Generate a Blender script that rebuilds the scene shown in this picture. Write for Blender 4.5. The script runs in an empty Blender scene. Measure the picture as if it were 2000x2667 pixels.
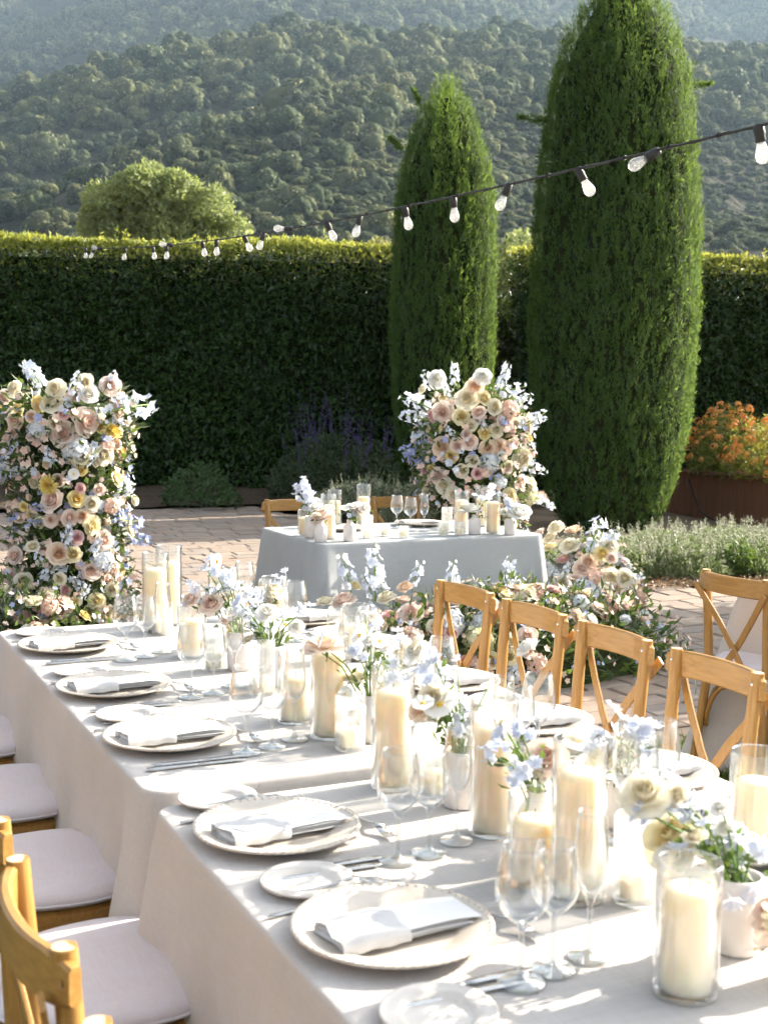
import bpy, math, random
import numpy as np
from mathutils import Vector, Matrix, noise as mnoise
rad = math.radians
S = bpy.context.scene
COL = S.collection

# ------------------------------------------------------------------ camera
YAW, PITCH, ROLL, CAMH = rad(25.6), rad(5.45), rad(-0.8), 1.615
cam_data = bpy.data.cameras.new("camera")
cam = bpy.data.objects.new("camera", cam_data)
COL.objects.link(cam)
_f = Vector((math.sin(YAW) * math.cos(PITCH), math.cos(YAW) * math.cos(PITCH), -math.sin(PITCH)))
_u = Vector((math.sin(YAW) * math.sin(PITCH), math.cos(YAW) * math.sin(PITCH), math.cos(PITCH)))
_r = Vector((math.cos(YAW), -math.sin(YAW), 0))
_x = math.cos(ROLL) * _r - math.sin(ROLL) * _u
_y = math.sin(ROLL) * _r + math.cos(ROLL) * _u
cam.matrix_world = Matrix(((_x.x, _y.x, -_f.x, 0), (_x.y, _y.y, -_f.y, 0), (_x.z, _y.z, -_f.z, CAMH), (0, 0, 0, 1)))
cam_data.sensor_fit = 'HORIZONTAL'
cam_data.sensor_width = 36.0
cam_data.lens = 36.0 * 3350 / 2000
cam_data.clip_start = 0.05
cam_data.clip_end = 8000
cam_data.dof.use_dof = True
cam_data.dof.focus_distance = 5.2
cam_data.dof.aperture_fstop = 9.0
S.camera = cam

# ------------------------------------------------------------------ sky, sun, exposure
SUN_EL = rad(27.0)
SUN_AZ = rad(4.0)          # measured from +x towards +y
sun_dir = Vector((math.cos(SUN_EL) * math.cos(SUN_AZ), math.cos(SUN_EL) * math.sin(SUN_AZ), math.sin(SUN_EL)))
world = bpy.data.worlds.new("World")
S.world = world
world.use_nodes = True
wn = world.node_tree.nodes
sky = wn.new('ShaderNodeTexSky')
sky.sky_type = 'NISHITA'
sky.sun_disc = False
sky.sun_elevation = SUN_EL
sky.sun_rotation = math.atan2(sun_dir.x, sun_dir.y)
sky.dust_density = 4.0
sky.ozone_density = 0.4
wn['Background'].inputs['Strength'].default_value = 0.082
hs = wn.new('ShaderNodeHueSaturation')          # milky summer-haze sky: less saturated than clean air
hs.inputs['Saturation'].default_value = 0.32
world.node_tree.links.new(sky.outputs[0], hs.inputs['Color'])
world.node_tree.links.new(hs.outputs[0], wn['Background'].inputs['Color'])
sun_data = bpy.data.lights.new("sun", 'SUN')
sun_data.energy = 4.1
sun_data.angle = rad(0.5)
sun_data.color = (1.0, 0.90, 0.74)
sun = bpy.data.objects.new("sun", sun_data)
sun.rotation_euler = sun_dir.to_track_quat('Z', 'Y').to_euler()
sun.location = (20, 5, 20)
COL.objects.link(sun)
S.view_settings.view_transform = 'Standard'
S.view_settings.look = 'None'
S.view_settings.gamma = 1.0
S.view_settings.use_curve_mapping = False
S.view_settings.exposure = 2.3

S.render.engine = 'CYCLES'
cy = S.cycles
cy.use_denoising = True
try:
    cy.denoiser = 'OPENIMAGEDENOISE'
    cy.denoising_input_passes = 'RGB_ALBEDO_NORMAL'
except Exception:
    pass
cy.max_bounces = 8
cy.diffuse_bounces = 3
cy.glossy_bounces = 4
cy.transmission_bounces = 6
cy.transparent_max_bounces = 40
cy.volume_bounces = 0
cy.caustics_reflective = False
cy.caustics_refractive = False
cy.sample_clamp_indirect = 6.0
cy.use_light_tree = False
cy.use_adaptive_sampling = True
cy.adaptive_threshold = 0.035
cy.adaptive_min_samples = 12

rng = np.random.default_rng(7)
random.seed(7)

# ------------------------------------------------------------------ helpers
def tag(o, label, cat, group=None):
    o["label"] = label
    o["category"] = cat
    if group:
        o["group"] = group
    return o

def link(o, parent=None):
    COL.objects.link(o)
    if parent is not None:
        o.parent = parent
    return o

def empty(name, loc=(0, 0, 0), rz=0.0):
    o = bpy.data.objects.new(name, None)
    o.empty_display_size = 0.05
    o.location = loc
    o.rotation_euler = (0, 0, rz)
    return link(o)

def np_mesh(name, V, F, mat=None, smooth=False):
    """V (n,3); F list of arrays (m,k)."""
    me = bpy.data.meshes.new(name)
    V = np.asarray(V, np.float32)
    me.vertices.add(len(V))
    me.vertices.foreach_set("co", V.ravel())
    F = [np.asarray(f, np.int32) for f in F if len(f)]
    loops = np.concatenate([f.ravel() for f in F])
    tot = np.concatenate([np.full(len(f), f.shape[1], np.int32) for f in F])
    st = np.concatenate([[0], np.cumsum(tot)[:-1]]).astype(np.int32)
    me.loops.add(len(loops))
    me.loops.foreach_set("vertex_index", loops)
    me.polygons.add(len(tot))
    me.polygons.foreach_set("loop_start", st)
    me.polygons.foreach_set("loop_total", tot)
    if smooth:
        me.polygons.foreach_set("use_smooth", np.ones(len(tot), bool))
    me.update(calc_edges=True)
    if mat:
        me.materials.append(mat)
    return me

class MB:
    """collects geometry for one mesh"""
    def __init__(self):
        self.v = []; self.f = []; self.n = 0
    def add(self, V, F):
        V = np.asarray(V, float).reshape(-1, 3)
        self.v.append(V)
        for f in F:
            self.f.append([i + self.n for i in f])
        self.n += len(V)
        return self
    def box(self, c, s, bev=0.0, rot=None):
        x, y, z = s[0] / 2, s[1] / 2, s[2] / 2
        b = min(bev, x * .9, y * .9, z * .9)
        if b <= 0:
            V = [(-x, -y, -z), (x, -y, -z), (x, y, -z), (-x, y, -z), (-x, -y, z), (x, -y, z), (x, y, z), (-x, y, z)]
            F = [(0, 3, 2, 1), (4, 5, 6, 7), (0, 1, 5, 4), (1, 2, 6, 5), (2, 3, 7, 6), (3, 0, 4, 7)]
        else:
            V = []
            for zz, k in ((-z, b), (-z + b, 0), (z - b, 0), (z, b)):
                V += [(-x + k, -y + k, zz), (x - k, -y + k, zz), (x - k, y - k, zz), (-x + k, y - k, zz)]
            F = [(3, 2, 1, 0), (12, 13, 14, 15)]
            for l in range(3):
                for i in range(4):
                    j = (i + 1) % 4
                    F.append((l * 4 + i, l * 4 + j, l * 4 + 4 + j, l * 4 + 4 + i))
        V = np.array(V, float)
        if rot is not None:
            V = V @ np.array(rot.to_3x3()).T
        return self.add(V + np.array(c, float), F)
    def tube(self, pts, r, seg=8, cap=True, flat=None):
        """pts list of 3D points, r scalar/list; flat=(w,h,upvector) makes an elliptical/rect section"""
        P = [Vector(p) for p in pts]
        n = len(P)
        R = [r] * n if np.isscalar(r) else list(r)
        V = []; F = []
        prev = None
        for i, p in enumerate(P):
            t = (P[min(i + 1, n - 1)] - P[max(i - 1, 0)]).normalized()
            if prev is None:
                a = Vector((0, 0, 1)) if abs(t.z) < .9 else Vector((1, 0, 0))
                nx = t.cross(a).normalized()
            else:
                nx = (prev - t * prev.dot(t)).normalized()
            prev = nx
            ny = t.cross(nx)
            for k in range(seg):
                a = 2 * math.pi * k / seg
                V.append(p + (nx * math.cos(a) + ny * math.sin(a)) * R[i])
        for i in range(n - 1):
            for k in range(seg):
                j = (k + 1) % seg
                F.append((i * seg + k, i * seg + j, i * seg + seg + j, i * seg + seg + k))
        if cap:
            F.append(tuple(range(seg - 1, -1, -1)))
            F.append(tuple((n - 1) * seg + k for k in range(seg)))
        return self.add(V, F)
    def ribbon(self, pts, w, h, up):
        """rectangular section swept along pts; width along cross(t,up), height along up-ish"""
        P = [Vector(p) for p in pts]
        n = len(P)
        V = []; F = []
        W = [w] * n if np.isscalar(w) else list(w)
        H = [h] * n if np.isscalar(h) else list(h)
        b = .25
        for i, p in enumerate(P):
            t = (P[min(i + 1, n - 1)] - P[max(i - 1, 0)]).normalized()
            u = Vector(up[i]) if isinstance(up, list) else Vector(up)
            s = t.cross(u).normalized()
            u = s.cross(t).normalized()
            a, c = W[i] / 2, H[i] / 2
            e = min(a, c) * 2 * b
            for (q, k) in ((a, c - e), (a - e, c), (-a + e, c), (-a, c - e), (-a, -c + e), (-a + e, -c), (a - e, -c), (a, -c + e)):
                V.append(p + s * q + u * k)
        for i in range(n - 1):
            for k in range(8):
                j = (k + 1) % 8
                F.append((i * 8 + k, i * 8 + 8 + k, i * 8 + 8 + j, i * 8 + j))
        F.append(tuple(range(8)))
        F.append(tuple((n - 1) * 8 + k for k in range(7, -1, -1)))
        return self.add(V, F)
    def lathe(self, prof, seg=24, c=(0, 0, 0), mod=None):
        V = []; F = []
        n = len(prof)
        for i, (r, z) in enumerate(prof):
            for k in range(seg):
                a = 2 * math.pi * k / seg
                rr = r * (mod(i, k, seg) if mod else 1)
                V.append((c[0] + rr * math.cos(a), c[1] + rr * math.sin(a), c[2] + z))
        for i in range(n - 1):
            for k in range(seg):
                j = (k + 1) % seg
                F.append((i * seg + k, i * seg + j, i * seg + seg + j, i * seg + seg + k))
        return self.add(V, F)
    def mesh(self, name, mat, smooth=True):
        me = bpy.data.meshes.new(name)
        V = np.concatenate(self.v)
        me.from_pydata(V.tolist(), [], self.f)
        if smooth:
            me.polygons.foreach_set("use_smooth", np.ones(len(me.polygons), bool))
        me.update()
        if mat:
            me.materials.append(mat)
        return me
    def build(self, name, mat, parent=None, smooth=True, auto=None, loc=None, rot=None):
        me = self.mesh(name, mat, smooth)
        if auto:
            sharp(me, auto)
        o = bpy.data.objects.new(name, me)
        if loc is not None: o.location = loc
        if rot is not None: o.rotation_euler = rot
        return link(o, parent)

def sharp(me, deg):
    """mark edges sharper than deg as sharp"""
    import bmesh
    bm = bmesh.new(); bm.from_mesh(me)
    for e in bm.edges:
        if len(e.link_faces) == 2 and e.calc_face_angle(0) > rad(deg):
            e.smooth = False
    bm.to_mesh(me); bm.free()

def obj(name, me, parent=None, loc=(0, 0, 0), rot=None, scale=None):
    o = bpy.data.objects.new(name, me)
    o.location = loc
    if rot is not None:
        if isinstance(rot, Matrix):
            o.rotation_euler = rot.to_euler()
        else:
            o.rotation_euler = rot
    if scale is not None:
        o.scale = (scale,) * 3 if np.isscalar(scale) else scale
    return link(o, parent)

def copy_tree(src, loc, rz, parent=None):
    c = src.copy()
    COL.objects.link(c)
    c.parent = parent
    if loc is not None:
        c.location = loc
        c.rotation_euler = (0, 0, rz)
    for ch in list(src.children):
        copy_tree(ch, None, None, c)
    return c

# ------------------------------------------------------------------ materials
MATS = {}
def nodes_of(name):
    m = bpy.data.materials.new(name)
    m.use_nodes = True
    MATS[name] = m
    nt = m.node_tree
    return m, nt.nodes, nt.links, nt.nodes['Principled BSDF']

def tint(name, a, b, scale=8, rough=.6, detail=3, coord='Object', bump=0, bscale=60, spec=.35, stretch=None, sub=0, subr=None, metal=0, coat=0, pos=(.3, .7), bdist=.002):
    """Principled with a two colour noise"""
    m, N, L, P = nodes_of(name)
    tc = N.new('ShaderNodeTexCoord')
    nz = N.new('ShaderNodeTexNoise'); nz.inputs['Scale'].default_value = scale; nz.inputs['Detail'].default_value = detail
    src = tc.outputs[coord]
    if stretch:
        mp = N.new('ShaderNodeMapping'); mp.inputs['Scale'].default_value = stretch
        L.new(src, mp.inputs[0]); src = mp.outputs[0]
    L.new(src, nz.inputs['Vector'])
    cr = N.new('ShaderNodeValToRGB')
    cr.color_ramp.elements[0].position, cr.color_ramp.elements[1].position = pos
    cr.color_ramp.elements[0].color = (*a, 1); cr.color_ramp.elements[1].color = (*b, 1)
    L.new(nz.outputs['Fac'], cr.inputs[0]); L.new(cr.outputs[0], P.inputs['Base Color'])
    P.inputs['Roughness'].default_value = rough
    P.inputs['Specular IOR Level'].default_value = spec
    P.inputs['Metallic'].default_value = metal
    P.inputs['Coat Weight'].default_value = coat
    if sub:
        P.inputs['Subsurface Weight'].default_value = sub
        P.inputs['Subsurface Radius'].default_value = subr or (.01, .006, .003)
        P.inputs['Subsurface Scale'].default_value = 1.0
    if bump:
        n2 = N.new('ShaderNodeTexNoise'); n2.inputs['Scale'].default_value = bscale; n2.inputs['Detail'].default_value = 4
        L.new(src, n2.inputs['Vector'])
        bp = N.new('ShaderNodeBump'); bp.inputs['Strength'].default_value = bump; bp.inputs['Distance'].default_value = bdist
        L.new(n2.outputs['Fac'], bp.inputs['Height']); L.new(bp.outputs[0], P.inputs['Normal'])
    return m

def leaf_mat(name, a, b, trans=.35, rough=.5, spec=.4, scale=3.0, tcol=None, island=True):
    """foliage: colour per leaf, light shining through"""
    m, N, L, P = nodes_of(name)
    cr = N.new('ShaderNodeValToRGB')
    cr.color_ramp.elements[0].color = (*a, 1); cr.color_ramp.elements[1].color = (*b, 1)
    if island:
        g = N.new('ShaderNodeNewGeometry'); L.new(g.outputs['Random Per Island'], cr.inputs[0])
    else:
        tc = N.new('ShaderNodeTexCoord'); nz = N.new('ShaderNodeTexNoise'); nz.inputs['Scale'].default_value = scale
        L.new(tc.outputs['Object'], nz.inputs['Vector']); L.new(nz.outputs['Fac'], cr.inputs[0])
    L.new(cr.outputs[0], P.inputs['Base Color'])
    P.inputs['Roughness'].default_value = rough
    P.inputs['Specular IOR Level'].default_value = spec
    t = N.new('ShaderNodeBsdfTranslucent')
    if tcol:
        mx = N.new('ShaderNodeMix'); mx.data_type = 'RGBA'; mx.inputs[0].default_value = .6
        L.new(cr.outputs[0], mx.inputs[6]); mx.inputs[7].default_value = (*tcol, 1)
        L.new(mx.outputs[2], t.inputs['Color'])
    else:
        L.new(cr.outputs[0], t.inputs['Color'])
    mix = N.new('ShaderNodeMixShader'); mix.inputs[0].default_value = trans
    L.new(P.outputs[0], mix.inputs[1]); L.new(t.outputs[0], mix.inputs[2])
    L.new(mix.outputs[0], N['Material Output'].inputs['Surface'])
    return m

def petal_mat(name, edge, heart, r0=.0, r1=.42, trans=.3):
    """petals: deeper colour at the heart of the bloom"""
    m, N, L, P = nodes_of(name)
    tc = N.new('ShaderNodeTexCoord')
    ln = N.new('ShaderNodeVectorMath'); ln.operation = 'LENGTH'
    mp = N.new('ShaderNodeMapping'); mp.inputs['Scale'].default_value = (1, 1, .35)
    L.new(tc.outputs['Object'], mp.inputs[0]); L.new(mp.outputs[0], ln.inputs[0])
    mr = N.new('ShaderNodeMapRange'); mr.inputs['From Min'].default_value = r0; mr.inputs['From Max'].default_value = r1
    L.new(ln.outputs['Value'], mr.inputs['Value'])
    nz = N.new('ShaderNodeTexNoise'); nz.inputs['Scale'].default_value = 4
    L.new(tc.outputs['Object'], nz.inputs['Vector'])
    ad = N.new('ShaderNodeMath'); ad.operation = 'MULTIPLY_ADD'; ad.inputs[1].default_value = .35; 
    L.new(nz.outputs['Fac'], ad.inputs[0]); L.new(mr.outputs[0], ad.inputs[2])
    sb = N.new('ShaderNodeMath'); sb.operation = 'SUBTRACT'; sb.inputs[1].default_value = .17
    L.new(ad.outputs[0], sb.inputs[0])
    cr = N.new('ShaderNodeValToRGB')
    cr.color_ramp.elements[0].color = (*heart, 1); cr.color_ramp.elements[1].color = (*edge, 1)
    cr.color_ramp.elements[1].position = .85
    L.new(sb.outputs[0], cr.inputs[0]); L.new(cr.outputs[0], P.inputs['Base Color'])
    P.inputs['Roughness'].default_value = .55; P.inputs['Specular IOR Level'].default_value = .25
    t = N.new('ShaderNodeBsdfTranslucent'); L.new(cr.outputs[0], t.inputs['Color'])
    mix = N.new('ShaderNodeMixShader'); mix.inputs[0].default_value = trans
    L.new(P.outputs[0], mix.inputs[1]); L.new(t.outputs[0], mix.inputs[2])
    L.new(mix.outputs[0], N['Material Output'].inputs['Surface'])
    return m

def glass_mat(name, tr=(.97, .975, .975), edge=.95, base=.06, power=2.1, white=0.0, rough=.0):
    """thin clear glass sheet: straight-through light plus mirror sheen that grows towards grazing"""
    m, N, L, P = nodes_of(name)
    N.remove(P)
    lw = N.new('ShaderNodeLayerWeight'); lw.inputs['Blend'].default_value = .5
    pw = N.new('ShaderNodeMath'); pw.operation = 'POWER'; pw.inputs[1].default_value = power
    L.new(lw.outputs['Facing'], pw.inputs[0])
    ma = N.new('ShaderNodeMath'); ma.operation = 'MULTIPLY_ADD'; ma.inputs[1].default_value = edge; ma.inputs[2].default_value = base
    L.new(pw.outputs[0], ma.inputs[0])
    tb = N.new('ShaderNodeBsdfTransparent'); tb.inputs[0].default_value = (*tr, 1)
    gl = N.new('ShaderNodeBsdfGlossy'); gl.inputs['Roughness'].default_value = rough + .03
    gl.inputs['Color'].default_value = (.95, .96, .97, 1)
    mix = N.new('ShaderNodeMixShader')
    L.new(ma.outputs[0], mix.inputs[0]); L.new(tb.outputs[0], mix.inputs[1]); L.new(gl.outputs[0], mix.inputs[2])
    out = mix
    if white:
        d = N.new('ShaderNodeBsdfTranslucent'); d.inputs[0].default_value = (.9, .9, .88, 1)
        m2 = N.new('ShaderNodeMixShader'); m2.inputs[0].default_value = white
        L.new(mix.outputs[0], m2.inputs[1]); L.new(d.outputs[0], m2.inputs[2]); out = m2
    L.new(out.outputs[0], N['Material Output'].inputs['Surface'])
    return m

def cloth_mat(name, a, b, weave=420, trans=.12):
    m, N, L, P = nodes_of(name)
    tc = N.new('ShaderNodeTexCoord')
    nz = N.new('ShaderNodeTexNoise'); nz.inputs['Scale'].default_value = 3.5; nz.inputs['Detail'].default_value = 5
    L.new(tc.outputs['Object'], nz.inputs['Vector'])
    cr = N.new('ShaderNodeValToRGB'); cr.color_ramp.elements[0].position = .3; cr.color_ramp.elements[1].position = .7
    cr.color_ramp.elements[0].color = (*a, 1); cr.color_ramp.elements[1].color = (*b, 1)
    L.new(nz.outputs['Fac'], cr.inputs[0])
    # slubby threads in two directions
    hs = []
    for st in ((weave, weave, 12), (12, weave * .3, weave), (weave * .5, 10, weave)):
        mp = N.new('ShaderNodeMapping'); mp.inputs['Scale'].default_value = st
        L.new(tc.outputs['Object'], mp.inputs[0])
        n2 = N.new('ShaderNodeTexNoise'); n2.inputs['Scale'].default_value = 1.0; n2.inputs['Detail'].default_value = 2
        L.new(mp.outputs[0], n2.inputs['Vector']); hs.append(n2)
    ad = N.new('ShaderNodeMath'); ad.operation = 'ADD'
    L.new(hs[0].outputs['Fac'], ad.inputs[0]); L.new(hs[1].outputs['Fac'], ad.inputs[1])
    ad2 = N.new('ShaderNodeMath'); ad2.operation = 'ADD'
    L.new(ad.outputs[0], ad2.inputs[0]); L.new(hs[2].outputs['Fac'], ad2.inputs[1])
    mr = N.new('ShaderNodeMapRange'); mr.inputs['From Min'].default_value = 1.0; mr.inputs['From Max'].default_value = 2.0
    mr.inputs['To Min'].default_value = .9; mr.inputs['To Max'].default_value = 1.06
    L.new(ad2.outputs[0], mr.inputs['Value'])
    mx = N.new('ShaderNodeMix'); mx.data_type = 'RGBA'; mx.blend_type = 'MULTIPLY'; mx.inputs[0].default_value = 1
    L.new(cr.outputs[0], mx.inputs[6]); L.new(mr.outputs[0], mx.inputs[7])
    L.new(mx.outputs[2], P.inputs['Base Color'])
    P.inputs['Roughness'].default_value = .9; P.inputs['Specular IOR Level'].default_value = .1
    P.inputs['Sheen Weight'].default_value = .15
    # soft wrinkles + weave
    n3 = N.new('ShaderNodeTexNoise'); n3.inputs['Scale'].default_value = 7; n3.inputs['Detail'].default_value = 3; n3.inputs['Distortion'].default_value = .6
    L.new(tc.outputs['Object'], n3.inputs['Vector'])
    b1 = N.new('ShaderNodeBump'); b1.inputs['Strength'].default_value = .4; b1.inputs['Distance'].default_value = .012
    L.new(n3.outputs['Fac'], b1.inputs['Height'])
    b2 = N.new('ShaderNodeBump'); b2.inputs['Strength'].default_value = .25; b2.inputs['Distance'].default_value = .0006
    L.new(ad2.outputs[0], b2.inputs['Height']); L.new(b1.outputs[0], b2.inputs['Normal'])
    L.new(b2.outputs[0], P.inputs['Normal'])
    t = N.new('ShaderNodeBsdfTranslucent'); L.new(mx.outputs[2], t.inputs['Color'])
    mix = N.new('ShaderNodeMixShader'); mix.inputs[0].default_value = trans
    L.new(P.outputs[0], mix.inputs[1]); L.new(t.outputs[0], mix.inputs[2])
    L.new(mix.outputs[0], N['Material Output'].inputs['Surface'])
    return m

cloth = cloth_mat('linen_cloth', (.535, .505, .48), (.59, .56, .535))
cloth_blue = cloth_mat('blue_grey_linen', (.39, .405, .415), (.44, .455, .465))
napkin_m = cloth_mat('napkin_linen', (.56, .56, .565), (.62, .62, .625), weave=600, trans=.15)
cushion_m = cloth_mat('cushion_cotton', (.62, .575, .60), (.67, .63, .65), weave=700, trans=.0)
paper = tint('menu_paper', (.74, .735, .74), (.77, .765, .77), rough=.8, spec=.1)
wood = tint('golden_ash_wood', (.29, .145, .034), (.43, .235, .066), scale=120, rough=.40, detail=5, stretch=(1, 1, .045), bump=.15, bscale=160, spec=.45, coat=.12, pos=(.25, .75), bdist=.0008)
wood_x = tint('golden_ash_rail', (.29, .145, .034), (.43, .235, .066), scale=120, rough=.40, detail=5, stretch=(.045, 1, 1), bump=.15, bscale=160, spec=.45, coat=.12, pos=(.25, .75), bdist=.0008)
wood_end = tint('pale_end_grain', (.66, .45, .25), (.72, .52, .32), scale=60, rough=.6)
metal = tint('brushed_steel', (.55, .55, .55), (.62, .62, .62), rough=.22, metal=1.0, spec=.5)
ceramic = tint('cream_ceramic', (.51, .45, .385), (.60, .54, .47), scale=14, rough=.35, spec=.5, bump=.05, bscale=90)
ceramic_w = tint('white_ceramic', (.57, .525, .48), (.62, .58, .535), rough=.3, spec=.5)
stoneware = tint('matte_stoneware', (.68, .63, .60), (.76, .72, .69), scale=25, rough=.75, bump=.12, bscale=120)
wax = tint('ivory_wax', (.89, .79, .58), (.92, .83, .65), scale=12, rough=.45, sub=1.0, subr=(.045, .034, .020), spec=.4)
wick_m = tint('wick', (.05, .04, .03), (.4, .35, .28), scale=60, rough=.9)
glass = glass_mat('clear_glass')
glass_stem = glass_mat('thick_glass', tr=(.88, .90, .90), edge=.85, base=.12, power=1.6)
glass_rib = glass_mat('ribbed_glass', edge=.6, base=.08, power=2.0, white=.10)
bulb_glass = glass_mat('bulb_glass', edge=.5, base=.10, power=2.0, white=.15)
rubber = tint('black_rubber', (.012, .012, .012), (.03, .03, .03), rough=.55)
stem_m = leaf_mat('flower_stem', (.10, .20, .03), (.20, .32, .07), trans=.15)
PET = {
    'c': petal_mat('cream_petal', (.85, .80, .66), (.84, .73, .48)),
    'w': petal_mat('white_petal', (.84, .83, .80), (.82, .80, .70)),
    'e': petal_mat('butter_petal', (.85, .78, .55), (.83, .66, .28)),
    'y': petal_mat('yellow_petal', (.83, .71, .36), (.78, .54, .13)),
    'b': petal_mat('blush_petal', (.85, .73, .65), (.82, .54, .43)),
    'o': petal_mat('peach_petal', (.85, .71, .57), (.82, .50, .30)),
    'p': petal_mat('pink_petal', (.82, .58, .56), (.74, .38, .38)),
    'k': petal_mat('coral_petal', (.78, .38, .28), (.68, .20, .11)),
}
HYD = leaf_mat('hydrangea_floret', (.62, .69, .80), (.82, .82, .79), trans=.3, rough=.6, spec=.2)
HYDG = leaf_mat('lime_floret', (.62, .66, .34), (.80, .74, .60), trans=.3, rough=.6, spec=.2)
STK = leaf_mat('stock_floret', (.80, .52, .46), (.84, .72, .58), trans=.3, rough=.6, spec=.2)
DLP = leaf_mat('delphinium_floret', (.60, .66, .82), (.80, .82, .86), trans=.35, rough=.6, spec=.2)
DLPD = leaf_mat('violet_floret', (.26, .30, .56), (.46, .52, .74), trans=.3, rough=.6, spec=.2)
DAH = petal_mat('dahlia_petal', (.82, .70, .25), (.74, .50, .06), r1=.5)
OLIVE = leaf_mat('olive_leaf', (.06, .085, .04), (.17, .20, .11), trans=.2)
GREEN = leaf_mat('fresh_leaf', (.035, .07, .014), (.11, .17, .04), trans=.3, tcol=(.2, .3, .05))
HEDGE = leaf_mat('laurel_leaf', (.009, .032, .006), (.038, .092, .017), trans=.22, rough=.34, spec=.40, tcol=(.16, .22, .03))
HEDGETIP = leaf_mat('sunlit_young_laurel_leaf', (.09, .17, .022), (.26, .28, .05), trans=.45, rough=.45, tcol=(.58, .56, .10))  # paler than the face leaves: young growth plus sunlight put into the colour
def cyp_mat():
    m = leaf_mat('cypress_scale', (.014, .044, .012), (.072, .138, .032), trans=.42, rough=.65, spec=.18, tcol=(.30, .44, .07))
    N, L = m.node_tree.nodes, m.node_tree.links
    cr = next(n for n in N if n.type == 'VALTORGB'); g = next(n for n in N if n.type == 'NEW_GEOMETRY')
    tc = N.new('ShaderNodeTexCoord'); mp = N.new('ShaderNodeMapping'); mp.inputs['Scale'].default_value = (9, 9, 2.2)
    nz = N.new('ShaderNodeTexNoise'); nz.inputs['Scale'].default_value = 1.0; nz.inputs['Detail'].default_value = 3
    L.new(tc.outputs['Object'], mp.inputs[0]); L.new(mp.outputs[0], nz.inputs['Vector'])
    mr = N.new('ShaderNodeMapRange'); mr.inputs['From Min'].default_value = .32; mr.inputs['From Max'].default_value = .68
    L.new(nz.outputs['Fac'], mr.inputs['Value'])
    mx = N.new('ShaderNodeMix'); mx.inputs[0].default_value = .42
    L.new(mr.outputs[0], mx.inputs[2]); L.new(g.outputs['Random Per Island'], mx.inputs[3])
    L.new(mx.outputs[0], cr.inputs[0])
    return m
CYP = cyp_mat()
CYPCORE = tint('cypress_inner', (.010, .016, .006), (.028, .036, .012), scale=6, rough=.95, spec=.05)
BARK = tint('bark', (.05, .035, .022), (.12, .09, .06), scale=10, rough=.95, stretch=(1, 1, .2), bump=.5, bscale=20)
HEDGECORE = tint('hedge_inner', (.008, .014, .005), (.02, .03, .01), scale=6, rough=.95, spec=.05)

def leaf_cloud(P, D, Nn, L, W, fold=.25):
    """diamond leaves folded on their midrib. P base (n,3), D unit axis, Nn unit normal, L length, W width"""
    n = len(P)
    L = np.broadcast_to(np.asarray(L, float).reshape(-1, 1), (n, 1)); W = np.broadcast_to(np.asarray(W, float).reshape(-1, 1), (n, 1))
    Sd = np.cross(D, Nn); Sd /= np.linalg.norm(Sd, axis=1, keepdims=True) + 1e-9
    Nn = np.cross(Sd, D)
    mid = P + D * L * .45
    V = np.stack([P, mid + Sd * W / 2 + Nn * W * fold, P + D * L, mid - Sd * W / 2 + Nn * W * fold], 1).reshape(-1, 3)
    b = (np.arange(n) * 4)[:, None]
    F = np.concatenate([b + np.array([[0, 1, 2]]), b + np.array([[0, 2, 3]])], 0)
    return V, F

def unit(a):
    return a / (np.linalg.norm(a, axis=-1, keepdims=True) + 1e-9)

def merge(parts):
    Vs = []; Fs = []; o = 0
    for V, F in parts:
        Vs.append(V); Fs.append(np.asarray(F) + o); o += len(V)
    return np.concatenate(Vs), Fs

def fbm(P, sc, seed=0, oct=3):
    """cheap smooth noise from summed sines, P (n,2|3)"""
    r = np.random.default_rng(seed)
    out = np.zeros(len(P)); amp = 1.0; tot = 0
    for o in range(oct):
        for k in range(4):
            d = r.normal(size=P.shape[1]); d /= np.linalg.norm(d)
            out += amp * np.sin(P @ d * sc * (2 ** o) * (1 + .35 * r.random()) + r.random() * 6.28); tot += amp
        amp *= .5
    return out / tot * 2.2

def cam2w(r, d):
    """camera-relative ground position (metres right, metres ahead) to world x,y"""
    return r * math.cos(YAW) + d * math.sin(YAW), -r * math.sin(YAW) + d * math.cos(YAW)

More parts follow.
